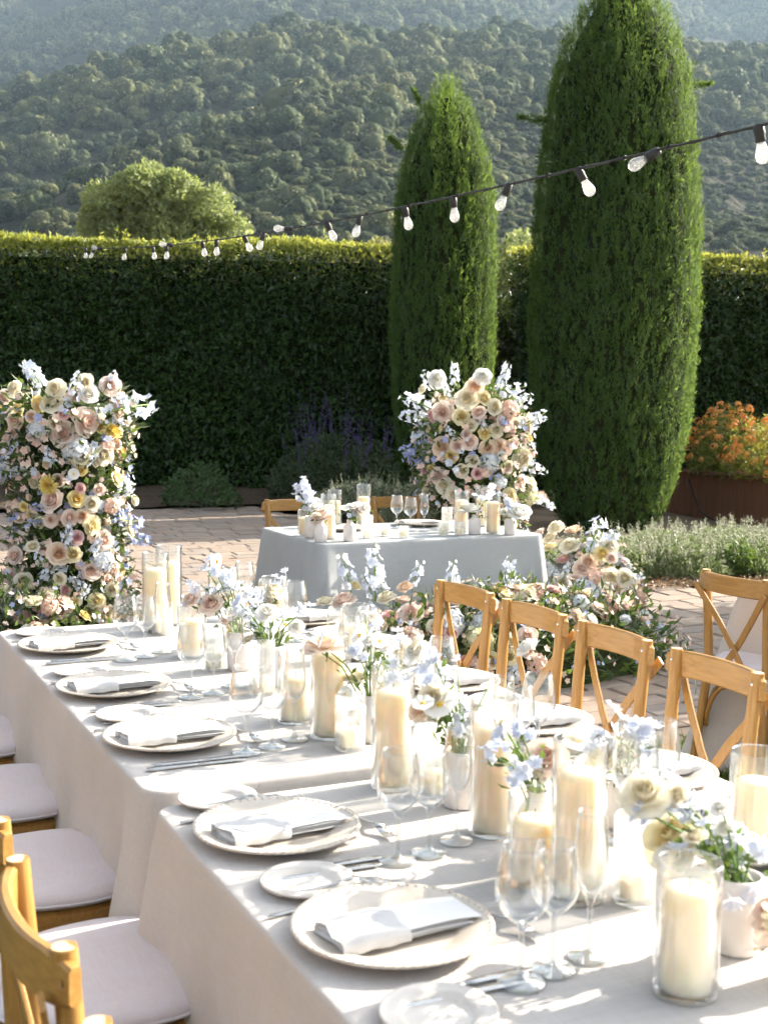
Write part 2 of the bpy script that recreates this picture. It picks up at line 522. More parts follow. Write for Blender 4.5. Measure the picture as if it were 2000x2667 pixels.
# measured positions: bloom tables x,y,z,kind,size / spike tips and bases
LF= [(1.25,7.502,1.597,'c',0.09),(1.217,7.613,1.545,'b',0.092),(1.362,7.363,1.499,'y',0.105),(1.434,7.319,1.523,'c',0.105),(1.449,7.312,1.597,'c',0.097),(1.621,7.285,1.634,'c',0.097),(1.637,7.286,1.572,'w',0.097),(1.769,7.326,1.621,'b',0.098),(1.835,7.37,1.474,'b',0.115),(1.635,7.286,1.408,'b',0.129),(1.493,7.297,1.345,'b',0.121),(1.451,7.312,1.399,'c',0.081),(1.785,7.335,1.367,'D',0.122),(1.59,7.284,1.22,'e',0.113),(1.734,7.311,1.218,'c',0.097),(1.254,7.494,1.409,'b',0.09),(1.226,7.568,1.312,'b',0.099),(1.219,7.601,1.239,'b',0.1),(1.593,7.284,1.134,'y',0.073),(1.547,7.287,1.115,'A',0.064),(1.405,7.334,1.051,'D',0.121),(1.425,7.323,0.969,'b',0.113),(1.565,7.285,0.977,'y',0.105),(1.817,7.356,1.082,'e',0.09),(1.698,7.298,1.021,'b',0.081),(1.585,7.284,1.032,'p',0.052),(1.652,7.288,0.943,'c',0.089),(1.782,7.334,0.936,'S',0.082),(1.291,7.434,0.924,'y',0.057),(1.424,7.324,0.855,'b',0.089),(1.53,7.289,0.867,'b',0.081),(1.595,7.284,0.874,'o',0.073),(1.659,7.289,0.816,'e',0.097),(1.923,7.474,0.771,'c',0.092),(1.98,7.562,0.936,'c',0.068),(1.563,7.285,0.756,'p',0.073),(1.731,7.309,0.731,'b',0.098),(1.465,7.306,0.666,'o',0.105),(1.539,7.288,0.661,'e',0.089),(1.244,7.517,0.638,'b',0.108),(1.331,7.39,0.705,'c',0.073),(1.721,7.306,0.627,'H',0.123),(1.645,7.287,0.561,'b',0.09),(1.784,7.335,0.564,'S',0.082),(1.287,7.44,0.494,'c',0.124),(1.226,7.57,0.381,'c',0.126),(1.222,7.585,0.517,'p',0.075),(1.375,7.353,0.43,'p',0.074),(1.445,7.314,0.408,'p',0.065),(1.35,7.372,0.357,'p',0.066),(1.473,7.303,0.336,'b',0.09),(1.774,7.329,0.435,'c',0.091),(1.677,7.293,0.39,'e',0.098),(1.755,7.319,0.308,'c',0.082),(1.467,7.305,0.519,'c',0.081),(1.5,7.295,0.455,'p',0.065),(1.347,7.375,1.366,'H',0.121),(1.564,7.285,1.26,'H',0.161),(1.762,7.323,1.273,'S',0.073),(1.494,7.297,1.454,'p',0.056),(1.55,7.286,1.455,'p',0.056),(1.281,7.447,0.284,'S',0.099),(1.387,7.345,0.311,'S',0.098),(1.736,7.311,0.286,'c',0.091),(1.15,7.73,1.499,'c',0.101),(1.124,7.732,1.354,'b',0.11),(1.167,7.728,1.112,'H',0.135),(1.145,7.73,0.665,'c',0.102),(1.119,7.732,0.461,'b',0.111),(1.086,7.735,0.315,'c',0.111)]
LD= [(1.309,7.412,1.738,1.4,7.337,1.577),(1.575,7.284,1.688,1.55,7.286,1.509),(1.802,7.346,1.692,1.737,7.312,1.589),(2.072,7.532,1.501,1.791,7.339,1.478),(1.685,7.295,1.502,1.736,7.311,1.4),(1.404,7.335,1.259,1.452,7.311,1.166),(1.232,7.549,1.099,1.29,7.435,1.129),(1.346,7.376,0.928,1.421,7.325,0.914),(1.306,7.416,0.822,1.379,7.35,0.866),(1.522,7.291,0.812,1.536,7.288,0.741),(1.835,7.37,0.875,1.768,7.326,0.84),(1.999,7.556,0.802,1.846,7.379,0.841),(2.065,7.534,0.676,1.915,7.461,0.723),(1.35,7.372,0.675,1.376,7.352,0.581),(1.397,7.339,0.55,1.446,7.313,0.583),(1.564,7.285,0.469,1.534,7.288,0.542),(1.595,7.284,0.42,1.628,7.285,0.498),(1.499,7.296,0.741,1.521,7.291,0.686),(1.671,7.291,0.703,1.637,7.286,0.657),(1.216,7.62,0.26,1.258,7.487,0.328),(1.933,7.493,1.025,1.826,7.363,1.005),(1.642,7.287,1.196,1.683,7.294,1.243),(1.197,7.725,1.072,1.232,7.548,1.123),(1.296,7.427,1.738,1.36,7.364,1.638)]
RF= [(4.117,7.809,1.69,'w',0.114),(4.098,7.978,1.626,'c',0.09),(4.346,7.566,1.719,'w',0.1),(4.297,7.589,1.65,'o',0.126),(4.257,7.616,1.568,'c',0.126),(4.367,7.558,1.57,'e',0.126),(4.322,7.576,1.476,'b',0.113),(4.438,7.541,1.509,'c',0.113),(4.141,7.752,1.465,'b',0.114),(4.229,7.638,1.443,'e',0.113),(4.546,7.54,1.509,'S',0.114),(4.518,7.537,1.409,'b',0.101),(4.448,7.539,1.353,'c',0.088),(4.106,7.847,1.438,'p',0.089),(4.14,7.755,1.232,'o',0.114),(4.213,7.653,1.242,'b',0.101),(4.277,7.602,1.269,'b',0.113),(4.392,7.55,1.227,'o',0.101),(4.471,7.537,1.246,'o',0.101),(4.538,7.539,1.233,'b',0.089),(4.613,7.554,1.263,'b',0.089),(4.835,7.724,1.365,'o',0.079),(4.71,7.599,1.152,'c',0.129),(4.183,7.687,1.166,'y',0.088),(4.235,7.633,1.074,'c',0.101),(4.128,7.779,1.034,'b',0.102),(4.33,7.572,1.057,'p',0.075),(4.42,7.544,1.146,'H',0.139),(4.542,7.539,1.094,'b',0.089),(4.694,7.589,0.999,'b',0.103),(4.848,7.715,0.975,'c',0.105),(4.15,7.736,0.973,'c',0.101),(4.85,7.714,0.87,'G',0.132),(4.581,7.546,0.903,'e',0.115),(4.485,7.537,1.007,'H',0.089),(4.28,7.599,1.382,'c',0.088),(4.372,7.556,1.333,'y',0.075),(4.617,7.556,1.396,'c',0.089),(4.295,7.59,1.145,'c',0.075),(4.2,7.668,0.914,'c',0.088),(4.393,7.55,0.932,'b',0.088)]
RD= [(4.046,8.16,1.553,4.097,7.902,1.5),(4.042,8.161,1.43,4.096,7.925,1.423),(4.096,7.951,1.741,4.117,7.808,1.628),(4.188,7.681,1.803,4.194,7.674,1.654),(4.522,7.537,1.802,4.468,7.537,1.646),(4.677,7.58,1.649,4.469,7.537,1.621),(4.796,7.672,1.592,4.632,7.561,1.51),(4.912,7.67,1.458,4.7,7.593,1.382),(4.033,8.165,1.181,4.096,7.945,1.204),(4.07,8.149,1.136,4.096,7.916,1.167),(4.128,8.124,1.287,4.098,7.894,1.245),(4.335,7.57,1.42,4.372,7.556,1.346),(4.177,7.695,1.341,4.213,7.654,1.293),(4.149,7.736,1.666,4.166,7.71,1.566),(4.931,7.656,1.056,4.772,7.647,1.097),(4.978,7.621,0.796,4.872,7.699,0.871),(4.698,7.591,1.433,4.6,7.55,1.371),(4.524,7.538,1.734,4.428,7.542,1.633)]
GF= [(4.541,6.933,0.761,'c',0.094),(4.646,6.885,0.741,'o',0.105),(4.509,6.946,0.687,'c',0.084),(4.534,6.76,0.661,'c',0.114),(4.692,6.531,0.676,'c',0.102),(4.663,6.478,0.602,'b',0.071),(4.44,6.975,0.718,'b',0.084),(4.51,6.944,0.625,'e',0.084),(4.627,6.523,0.629,'y',0.081),(4.5,6.56,0.539,'b',0.091),(4.432,6.866,0.497,'H',0.145),(4.482,6.484,0.41,'H',0.201),(4.623,6.425,0.491,'c',0.121),(4.707,6.392,0.491,'c',0.091),(4.401,6.629,0.434,'c',0.101),(4.4,6.981,0.352,'c',0.105),(4.644,6.384,0.426,'b',0.08),(4.54,6.551,0.579,'o',0.091),(4.51,6.425,0.332,'k',0.05),(4.361,6.599,0.299,'b',0.111),(4.452,6.556,0.461,'b',0.081),(4.551,6.475,0.498,'S',0.091),(4.674,6.317,0.235,'b',0.05),(4.385,6.514,0.211,'c',0.08),(4.545,6.39,0.301,'w',0.07)]
GD= [(4.799,6.811,0.796,4.615,6.613,0.689),(4.788,6.618,0.764,4.648,6.537,0.656),(4.828,6.375,0.498,4.702,6.384,0.473),(4.286,7.032,0.55,4.277,7.029,0.362),(4.413,6.733,0.5,4.399,6.635,0.433),(4.342,6.783,0.333,4.373,6.742,0.419),(4.362,7.006,0.738,4.403,6.989,0.634),(4.628,6.632,0.707,4.567,6.574,0.625),(4.408,6.517,0.299,4.441,6.518,0.387),(4.449,6.644,0.53,4.414,6.623,0.454),(4.248,7.041,0.372,4.277,7.026,0.299)]
FF= [(2.734,6.198,0.513,'b',0.122),(2.983,6.191,0.511,'c',0.101),(3.094,6.189,0.557,'o',0.079),(3.088,6.187,0.489,'b',0.102),(3.067,6.043,0.445,'b',0.123),(3.492,5.939,0.469,'b',0.102),(3.013,5.933,0.333,'S',0.121),(3.776,5.995,0.525,'c',0.093),(3.377,5.843,0.312,'G',0.156),(3.417,5.883,0.393,'H',0.112),(3.541,5.816,0.283,'c',0.101),(3.66,5.82,0.308,'b',0.091),(3.276,5.816,0.202,'k',0.061),(3.529,5.793,0.209,'e',0.09),(3.244,5.926,0.408,'H',0.144),(3.646,5.794,0.234,'b',0.09),(3.221,5.881,0.339,'p',0.077),(3.145,5.928,0.38,'c',0.077),(2.866,6.192,0.444,'H',0.101),(2.959,6.099,0.42,'p',0.078),(3.702,5.776,0.165,'S',0.102),(3.571,5.772,0.12,'H',0.101),(3.353,5.795,0.156,'S',0.122),(2.806,6.198,0.571,'e',0.067),(2.627,6.2,0.502,'c',0.088)]
FD= [(2.72,6.2,0.737,2.777,6.2,0.538),(2.927,6.2,0.773,2.918,6.2,0.531),(3.199,6.2,0.682,3.157,6.2,0.54),(3.4,6.2,0.673,3.39,6.2,0.528),(3.769,6.2,0.674,3.753,6.2,0.472),(2.855,6.2,0.624,2.907,6.2,0.486),(2.954,6.2,0.665,2.968,6.2,0.528),(3.415,6.2,0.596,3.431,6.2,0.455)]
BQ= {'F1': [(1.122,3.679,0.987,'b',0.059),(1.183,3.666,0.971,'b',0.054),(1.241,3.701,1.022,'w',0.045),(1.181,3.706,1.069,'d',0.035),(1.192,3.646,1.067,'d',0.029),(1.229,3.666,1.047,'d',0.034),(1.266,3.654,1.003,'d',0.037),(1.277,3.613,1.003,'d',0.032),(1.203,3.712,0.948,'d',0.035),(1.149,3.669,1.022,'d',0.029),(1.153,3.698,0.983,'d',0.027),(1.249,3.666,1.017,'d',0.03),(1.211,3.674,1.003,'d',0.035),(1.234,3.681,0.956,'w',0.045)],'F1b': [(1.178,3.5,0.955,'b',0.052),(1.219,3.504,0.98,'d',0.04),(1.193,3.443,1.005,'d',0.033),(1.247,3.457,0.924,'d',0.035),(1.228,3.472,0.966,'d',0.033),(1.227,3.427,0.997,'d',0.028),(1.258,3.38,0.988,'w',0.051),(1.339,3.449,0.929,'A',0.052),(1.348,3.37,0.975,'d',0.037),(1.344,3.373,0.942,'w',0.042),(1.273,3.472,0.911,'w',0.047),(1.321,3.415,0.96,'d',0.023),(1.225,3.448,0.899,'c',0.038),(1.251,3.469,0.951,'d',0.028)],'F2': [(1.182,2.788,1.015,'o',0.058),(1.28,2.816,0.922,'c',0.068),(1.294,2.772,1.017,'w',0.031),(1.254,2.76,0.991,'d',0.031),(1.324,2.79,1.0,'d',0.036),(1.309,2.827,1.071,'w',0.02),(1.326,2.739,0.998,'w',0.031),(1.316,2.79,0.941,'w',0.032),(1.338,2.743,0.921,'d',0.028),(1.291,2.814,1.018,'w',0.024),(1.337,2.79,1.003,'w',0.028),(1.161,2.819,1.003,'b',0.039)],'F3': [(1.192,2.334,1.079,'w',0.044),(1.218,2.303,1.073,'d',0.027),(1.264,2.283,1.06,'d',0.018),(1.198,2.33,1.035,'d',0.027),(1.202,2.285,1.027,'d',0.023),(1.22,2.312,0.999,'d',0.02),(1.25,2.311,1.0,'d',0.024),(1.208,2.246,0.982,'A',0.063),(1.206,2.33,0.959,'o',0.048),(1.27,2.248,0.962,'d',0.03),(1.262,2.262,0.946,'d',0.024),(1.285,2.214,0.935,'d',0.028),(1.211,2.31,1.048,'d',0.02),(1.302,2.222,1.019,'A',0.023),(1.233,2.319,0.942,'w',0.031),(1.25,2.245,0.921,'d',0.023)],'F4': [(1.184,1.975,0.992,'d',0.024),(1.21,1.945,1.0,'d',0.025),(1.197,1.974,1.0,'d',0.018),(1.145,1.953,0.975,'d',0.027),(1.205,1.923,0.935,'d',0.03),(1.272,1.953,0.949,'b',0.07),(1.201,1.988,1.009,'c',0.027),(1.25,1.944,0.921,'c',0.018)],'F5': [(1.253,1.569,0.93,'e',0.086),(1.172,1.529,1.02,'c',0.055),(1.252,1.562,0.971,'d',0.033),(1.223,1.5,0.994,'d',0.026),(1.301,1.551,0.98,'d',0.024),(1.287,1.52,0.95,'d',0.024),(1.28,1.522,0.915,'d',0.036),(1.32,1.543,0.902,'d',0.028),(1.345,1.51,0.933,'d',0.031),(1.337,1.515,0.895,'d',0.04),(1.323,1.44,0.934,'d',0.036),(1.325,1.474,0.861,'d',0.034),(1.158,1.522,0.996,'d',0.017),(1.233,1.498,0.976,'d',0.024),(1.276,1.48,0.999,'w',0.027),(1.364,1.509,0.916,'w',0.034),(1.212,1.501,1.018,'c',0.035),(1.288,1.483,0.965,'w',0.027)],'F6': [(1.287,1.38,0.871,'b',0.067),(1.309,1.409,0.825,'b',0.036)],'SA': [(2.788,6.629,0.913,'b',0.13),(2.745,6.621,0.957,'w',0.062)],'SE': [(2.719,6.752,1.062,'d',0.047),(2.722,6.788,1.028,'d',0.048),(2.756,6.789,1.048,'d',0.048),(2.746,6.721,1.022,'d',0.052),(2.756,6.786,0.985,'d',0.053),(2.773,6.744,0.977,'d',0.053),(2.805,6.753,0.965,'w',0.063),(2.746,6.79,0.963,'d',0.042)],'SB': [(2.973,6.549,0.957,'w',0.073),(2.939,6.549,0.969,'w',0.062),(2.987,6.529,0.948,'b',0.073),(2.889,6.537,0.95,'A',0.052),(2.953,6.54,0.917,'d',0.036),(2.988,6.482,0.963,'w',0.052)],'SC': [(3.757,6.662,0.926,'w',0.105),(3.795,6.65,0.915,'w',0.066),(3.863,6.644,0.858,'A',0.056),(3.817,6.624,0.972,'d',0.044),(3.847,6.568,1.009,'d',0.044),(3.734,6.678,0.937,'c',0.066)],'SD': [(4.001,6.491,0.913,'w',0.121),(3.963,6.569,0.951,'d',0.05),(3.965,6.529,0.932,'d',0.05),(4.035,6.494,0.901,'w',0.066),(3.953,6.592,0.905,'w',0.056)]}
WT= [0.9503,0.9064,0.8717,0.7746,0.6768,0.634,0.6178,0.539,0.5057,0.448,0.412,0.366,0.3145,0.2732,0.2244,0.1797,0.1364,0.0914,0.0496,0.0061]

# ================================================================== SETTING
def structure(o):
    o["kind"] = "structure"
    return o

def proj(P):
    """world points (n,3) -> photo pixels (2000 x 2667) and depth"""
    P = np.asarray(P, float) - np.array([0, 0, CAMH])
    X, Y, F_ = np.array(_x), np.array(_y), np.array(_f)
    z = P @ F_
    return 1000 + 3350 * (P @ X) / z, 1333.5 - 3350 * (P @ Y) / z, z

def grid_mesh(name, xs, ys, h, mat, smooth=True):
    X, Y = np.meshgrid(xs, ys)
    V = np.stack([X.ravel(), Y.ravel(), h(X.ravel(), Y.ravel())], 1)
    nx, ny = len(xs), len(ys)
    i = np.arange(nx * ny).reshape(ny, nx)
    F = np.stack([i[:-1, :-1], i[:-1, 1:], i[1:, 1:], i[1:, :-1]], -1).reshape(-1, 4)
    return np_mesh(name, V, [F], mat, smooth)

soil = tint('dry_sandy_soil', (.19, .14, .10), (.31, .24, .18), scale=3, rough=.95, detail=8, bump=.6, bscale=40, spec=.1, bdist=.01)
mulch_m = tint('dark_mulch', (.035, .025, .018), (.10, .075, .055), scale=14, rough=.95, detail=8, bump=.9, bscale=50, spec=.1, bdist=.02)
turf_m = tint('turf_soil', (.05, .06, .02), (.10, .10, .04), scale=6, rough=.95, spec=.1)
jointsand = tint('joint_sand', (.07, .052, .04), (.12, .09, .068), scale=30, rough=.95, spec=.1)

# ground sheet out to the foot of the hills and beyond
me = grid_mesh('ground', np.linspace(-3500, 3500, 8), np.linspace(-3000, 4000, 8), lambda x, y: np.full_like(x, -.40), soil)
structure(obj('ground', me))
def bed_z(x, y):
    # the bed falls gently away from the paving
    return .003 - .24 * np.clip((np.asarray(y, float) - 9.3) / 4.5, 0, 1)
# dry garden bed to the right of the paving, mulch strip under the hedge, lawn near the camera
me = grid_mesh('garden_bed', np.linspace(5.4, 40, 90), np.linspace(8.55, 40, 80),
               lambda x, y: bed_z(x, y) + .02 * fbm(np.stack([x, y], 1), 1.1, 3) * np.clip((y - 8.6) * 2, 0, 1), soil)
structure(obj('garden_bed', me))
me = grid_mesh('mulch_strip', np.linspace(-9, 9, 60), np.linspace(16.52, 40, 80),
               lambda x, y: .035 + .04 * fbm(np.stack([x, y], 1), 1.6, 5), mulch_m)
structure(obj('mulch_strip', me))
me = grid_mesh('lawn', np.linspace(-6, 12, 40), np.linspace(-4, 4.68, 30), lambda x, y: np.full_like(x, -.012), turf_m)
structure(obj('lawn', me))

# ---- paved patio, every paver a slab of its own
def paver_material():
    m, N, L, P = nodes_of('sandstone_paver')
    oi = N.new('ShaderNodeObjectInfo'); g = N.new('ShaderNodeNewGeometry')
    tc = N.new('ShaderNodeTexCoord')
    ad = N.new('ShaderNodeMath'); ad.operation = 'ADD'
    L.new(oi.outputs['Random'], ad.inputs[0]); L.new(g.outputs['Random Per Island'], ad.inputs[1])
    fr = N.new('ShaderNodeMath'); fr.operation = 'FRACT'; L.new(ad.outputs[0], fr.inputs[0])
    cr = N.new('ShaderNodeValToRGB')
    e = cr.color_ramp.elements
    e[0].color = (.235, .19, .155, 1); e[1].color = (.26, .20, .16, 1)
    for p_, c_ in ((.3, (.275, .225, .185, 1)), (.6, (.22, .19, .17, 1)), (.8, (.28, .215, .17, 1))):
        x = e.new(p_); x.color = c_
    L.new(fr.outputs[0], cr.inputs[0])
    nz = N.new('ShaderNodeTexNoise'); nz.inputs['Scale'].default_value = 5; nz.inputs['Detail'].default_value = 8; nz.inputs['Roughness'].default_value = .7
    L.new(g.outputs['Position'], nz.inputs['Vector'])
    mr = N.new('ShaderNodeMapRange'); mr.inputs['From Min'].default_value = .3; mr.inputs['From Max'].default_value = .7
    mr.inputs['To Min'].default_value = .8; mr.inputs['To Max'].default_value = 1.12
    L.new(nz.outputs['Fac'], mr.inputs['Value'])
    mx = N.new('ShaderNodeMix'); mx.data_type = 'RGBA'; mx.blend_type = 'MULTIPLY'; mx.inputs[0].default_value = 1
    L.new(cr.outputs[0], mx.inputs[6]); L.new(mr.outputs[0], mx.inputs[7]); L.new(mx.outputs[2], P.inputs['Base Color'])
    n2 = N.new('ShaderNodeTexNoise'); n2.inputs['Scale'].default_value = 45; n2.inputs['Detail'].default_value = 6
    L.new(g.outputs['Position'], n2.inputs['Vector'])
    bp = N.new('ShaderNodeBump'); bp.inputs['Strength'].default_value = .5; bp.inputs['Distance'].default_value = .004
    L.new(n2.outputs['Fac'], bp.inputs['Height']); L.new(bp.outputs[0], P.inputs['Normal'])
    P.inputs['Roughness'].default_value = .85; P.inputs['Specular IOR Level'].default_value = .2
    return m
paver_m = paver_material()
me = grid_mesh('patio', np.linspace(-8, 5.6, 12), np.linspace(4.68, 16.54, 12), lambda x, y: np.full_like(x, -.018), jointsand)
patio = structure(obj('patio', me))
me = grid_mesh('patio_front', np.linspace(5.6, 14, 8), np.linspace(4.68, 8.56, 8), lambda x, y: np.full_like(x, -.018), jointsand)
obj('patio_joint_bed', me, patio)

slabs = []
pr_ = np.random.default_rng(11)
PW, PD, GAP = .30, .205, .012
y = 4.70; row = 0
while y < 16.5:
    dep = PD * pr_.choice([1.0, 1.0, 1.3])
    x = -4.5 + (row % 2) * .15 + pr_.uniform(-.03, .03)
    xmax = 9.0 if y + dep < 8.6 else 6.9
    while x < xmax:
        w = PW * pr_.choice([.68, 1.0, 1.0, 1.35])
        if not (y > 8.45 and x > 5.75):
            slabs.append((x + w / 2, y + dep / 2, w - GAP, dep - GAP, pr_.uniform(-.006, .004), pr_.uniform(-.012, .012), pr_.uniform(-.008, .008), pr_.uniform(-.012, .012)))
        x += w
    y += dep; row += 1
slabs = np.array(slabs)
u, v, dz = proj(np.column_stack([slabs[:, 0], slabs[:, 1], np.zeros(len(slabs))]))
inA = (u > 340) & (u < 690) & (v > 1330) & (v < 1640)
inB = (u > 1380) & (u < 1960) & (v > 1500) & (v < 1985)
ok = (inA | inB) & (dz > 1)
inframe = (u > -250) & (u < 2250) & (v > 1290) & (v < 2400) & (dz > 1)
order = np.argsort(np.where(ok, dz, 1e9))
single = set(order[:min(300, int(ok.sum()))].tolist())
unit_slab = {}
def slab_mesh(w, d):
    k = (round(w, 3), round(d, 3))
    if k not in unit_slab:
        unit_slab[k] = MB().box((0, 0, -.03), (w, d, .06), bev=.007).mesh('paver', paver_m, smooth=False)
    return unit_slab[k]
rest = MB()
for i, (x, y, w, d, hz, rz, rx, ry) in enumerate(slabs):
    if i in single:
        obj('paver', slab_mesh(w, d), patio, (x, y, hz), (rx, ry, rz))
    elif inframe[i]:
        rest.box((x, y, hz - .03), (w, d, .06), bev=.006, rot=Matrix.Rotation(rz, 4, 'Z') @ Matrix.Rotation(rx, 4, 'X') @ Matrix.Rotation(ry, 4, 'Y'))
o = rest.build('pavers', paver_m, patio, smooth=False)
o["kind"] = "stuff"

# ---- grass blades on the lawn where it shows
def grass(name, boxes, n, label):
    Ps = []
    for (x0, x1, y0, y1, k) in boxes:
        m = int(n * k)
        Ps.append(np.column_stack([rng.uniform(x0, x1, m), rng.uniform(y0, y1, m), np.full(m, -.012)]))
    P = np.concatenate(Ps)
    m = len(P)
    D = unit(np.column_stack([rng.normal(0, .45, m), rng.normal(0, .45, m), np.ones(m)]))
    V, F = leaf_cloud(P, D, unit(rng.normal(size=(m, 3))), rng.uniform(.03, .085, m), rng.uniform(.004, .007, m))
    mt = leaf_mat('grass_blade', (.045, .09, .014), (.13, .18, .04), trans=.4, tcol=(.3, .4, .05))
    o = obj(name, np_mesh(name, V, [F], mt))
    o["kind"] = "stuff"; o["label"] = label
    return o
grass('grass', [(2.0, 6.5, 2.6, 4.72, .6), (-.3, .75, .9, 4.6, .4)], 42000, 'short green grass around the long dining table')

# fallen leaves and chips along the bed edge
m = 2600
P = np.column_stack([rng.uniform(5.5, 9.6, m), 8.45 + np.abs(rng.normal(0, .32, m)), np.full(m, .02) + rng.uniform(-.01, .02, m)])
D = unit(np.column_stack([rng.normal(size=(m, 2)), rng.normal(0, .25, m)]))
V, F = leaf_cloud(P, D, unit(np.column_stack([rng.normal(0, .5, (m, 2)), np.ones(m)])), rng.uniform(.025, .06, m), rng.uniform(.012, .03, m))
o = obj('leaf_litter', np_mesh('leaf_litter', V, [F], leaf_mat('dry_leaf', (.10, .055, .025), (.32, .20, .10), trans=.15)))
o["kind"] = "stuff"; o["label"] = 'dry brown leaf litter along the edge of the paving'

# ------------------------------------------------------------------ hills with their woods, and the air between
def near_crest(a):
    """tangent of the crest's elevation as a function of bearing a=r/d"""
    return np.interp(a, [-.6, -.32, -.24, -.17, -.06, .05, .15, .3, .6], [.18, .200, .228, .250, .267, .263, .258, .248, .24])
def hill_h(r, d):
    a = r / np.maximum(d, 1)
    c = near_crest(a)
    z1 = 1.6 + c * 430
    base = np.interp(d, [0, 95, 150, 430, 470, 520], [0, 0, .14, 1, 1.0, .93]) * z1
    far = np.interp(d, [520, 1200, 1400, 1700], [0, 1, 1.08, 1.0])
    h = base + far * (1.6 + .375 * 1200 - z1 * .93)
    P = np.stack([r, d], 1)
    k = np.clip((d - 120) / 120, 0, 1) * np.clip((1650 - d) / 100, 0, 1)
    kn = np.where(d < 480, 1.0, 2.6)
    # spurs and gullies running down the slope, leaning to the right
    sp = np.abs(np.sin((r - .55 * d) / 62 + .8 * np.sin(d / 130) + .6 * np.sin(r / 90)))
    env = np.interp(d, [150, 250, 380, 430, 520, 800, 2000], [0, 1, .6, .15, .3, 1, 1])
    sp2 = np.abs(np.sin((r + .25 * d) / 150 + .9 * np.sin(d / 300)))
    h = h - 15 * (1 - sp) * env * k * (d < 500) - 55 * (1 - sp2) * env * k * (d >= 500) * np.clip((d - 500) / 150, 0, 1)
    return h + k * kn * 2.2 * fbm(P, .03, 9)
brush = tint('hill_brush', (.020, .022, .014), (.052, .050, .032), scale=.06, rough=.95, detail=10, spec=.05, bump=1.0, bscale=.5, bdist=2.0)
rs = np.linspace(-1, 1, 150); ds = np.concatenate([np.linspace(95, 520, 110), np.linspace(530, 1700, 90)])
A_, D_ = np.meshgrid(rs, ds)
Rr = A_ * (.75 * D_ + 60); 
Z_ = hill_h(Rr.ravel(), D_.ravel())
X_ = Rr.ravel() * math.cos(YAW) + D_.ravel() * math.sin(YAW); Y_ = -Rr.ravel() * math.sin(YAW) + D_.ravel() * math.cos(YAW)
ii = np.arange(len(rs) * len(ds)).reshape(len(ds), len(rs))
me = np_mesh('hills', np.stack([X_, Y_, Z_ - .3], 1), [np.stack([ii[:-1, :-1], ii[:-1, 1:], ii[1:, 1:], ii[1:, :-1]], -1).reshape(-1, 4)], brush, True)
structure(obj('hills', me))

OAK = leaf_mat('hill_oak_leaf', (.075, .094, .052), (.185, .19, .115), trans=.15, rough=.7, spec=.15)
OAKMASS = tint('oak_crown_mass', (.030, .040, .022), (.080, .090, .054), scale=2.2, rough=.95, spec=.02, detail=6)  # darker than the leaves: shade inside the crowns put into the colour
def per_tree(m):
    N, L = m.node_tree.nodes, m.node_tree.links
    P = N['Principled BSDF']; src = P.inputs['Base Color'].links[0].from_socket
    oi = N.new('ShaderNodeObjectInfo'); cr = N.new('ShaderNodeValToRGB')
    e = cr.color_ramp.elements; e[0].color = (.62, .66, .70, 1); e[1].color = (1.55, 1.45, 1.05, 1)
    for p_, c_ in ((.35, (.85, .95, .85, 1)), (.7, (1.15, 1.1, .95, 1))):
        q = e.new(p_); q.color = c_
    L.new(oi.outputs['Random'], cr.inputs[0])
    mx = N.new('ShaderNodeMix'); mx.data_type = 'RGBA'; mx.blend_type = 'MULTIPLY'; mx.inputs[0].default_value = 1
    L.new(src, mx.inputs[6]); L.new(cr.outputs[0], mx.inputs[7]); L.new(mx.outputs[2], P.inputs['Base Color'])
per_tree(OAK); per_tree(OAKMASS)
def crown_mesh(seed, nl, leaf, lobes, flat=.75):
    r = np.random.default_rng(seed)
    parts = []
    C = []; R = []
    for k in range(lobes):
        a = r.uniform(0, 6.28); q = r.uniform(.15, .75) if k else 0
        C.append((q * math.cos(a), q * math.sin(a), r.uniform(.35, 1.05) * flat)); R.append(r.uniform(.32, .52))
    C = np.array(C); R = np.array(R)
    which = r.integers(0, lobes, nl)
    dirs = unit(r.normal(size=(nl, 3)) + np.array([0, 0, .25]))
    P = C[which] + dirs * (R[which] * r.uniform(.82, 1.05, nl))[:, None]
    Nn = unit(dirs + .45 * r.normal(size=(nl, 3)))
    D = unit(np.cross(Nn, r.normal(size=(nl, 3))))
    V, F = leaf_cloud(P - D * leaf * .5, D, Nn, r.uniform(.7, 1.3, nl) * leaf, r.uniform(.6, 1.1, nl) * leaf, fold=.1)
    parts.append((V, F))
    # lumpy mass of each lobe
    import bmesh
    bm = bmesh.new(); bmesh.ops.create_icosphere(bm, subdivisions=3, radius=1)
    sv = np.array([v.co[:] for v in bm.verts]); sf = np.array([[v.index for v in f.verts] for f in bm.faces]); bm.free()
    core = []
    for q_, (c, q) in enumerate(zip(C, R)):
        bumpy = 1 + .15 * fbm(sv * 4.5, 1.0, seed * 10 + q_, 2) + .085 * r.normal(size=len(sv))
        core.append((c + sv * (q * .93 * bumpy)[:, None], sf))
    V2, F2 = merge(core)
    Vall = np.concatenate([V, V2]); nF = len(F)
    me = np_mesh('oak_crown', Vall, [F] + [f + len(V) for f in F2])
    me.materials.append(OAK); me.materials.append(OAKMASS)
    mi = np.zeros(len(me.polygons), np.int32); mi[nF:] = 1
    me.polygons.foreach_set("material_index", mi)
    return me
protos = bpy.data.collections.new('oak_kinds')
for s_ in range(5):
    po = bpy.data.objects.new('oak_kind', crown_mesh(40 + s_, 1100, .12, 6 + s_ % 3))
    protos.objects.link(po)

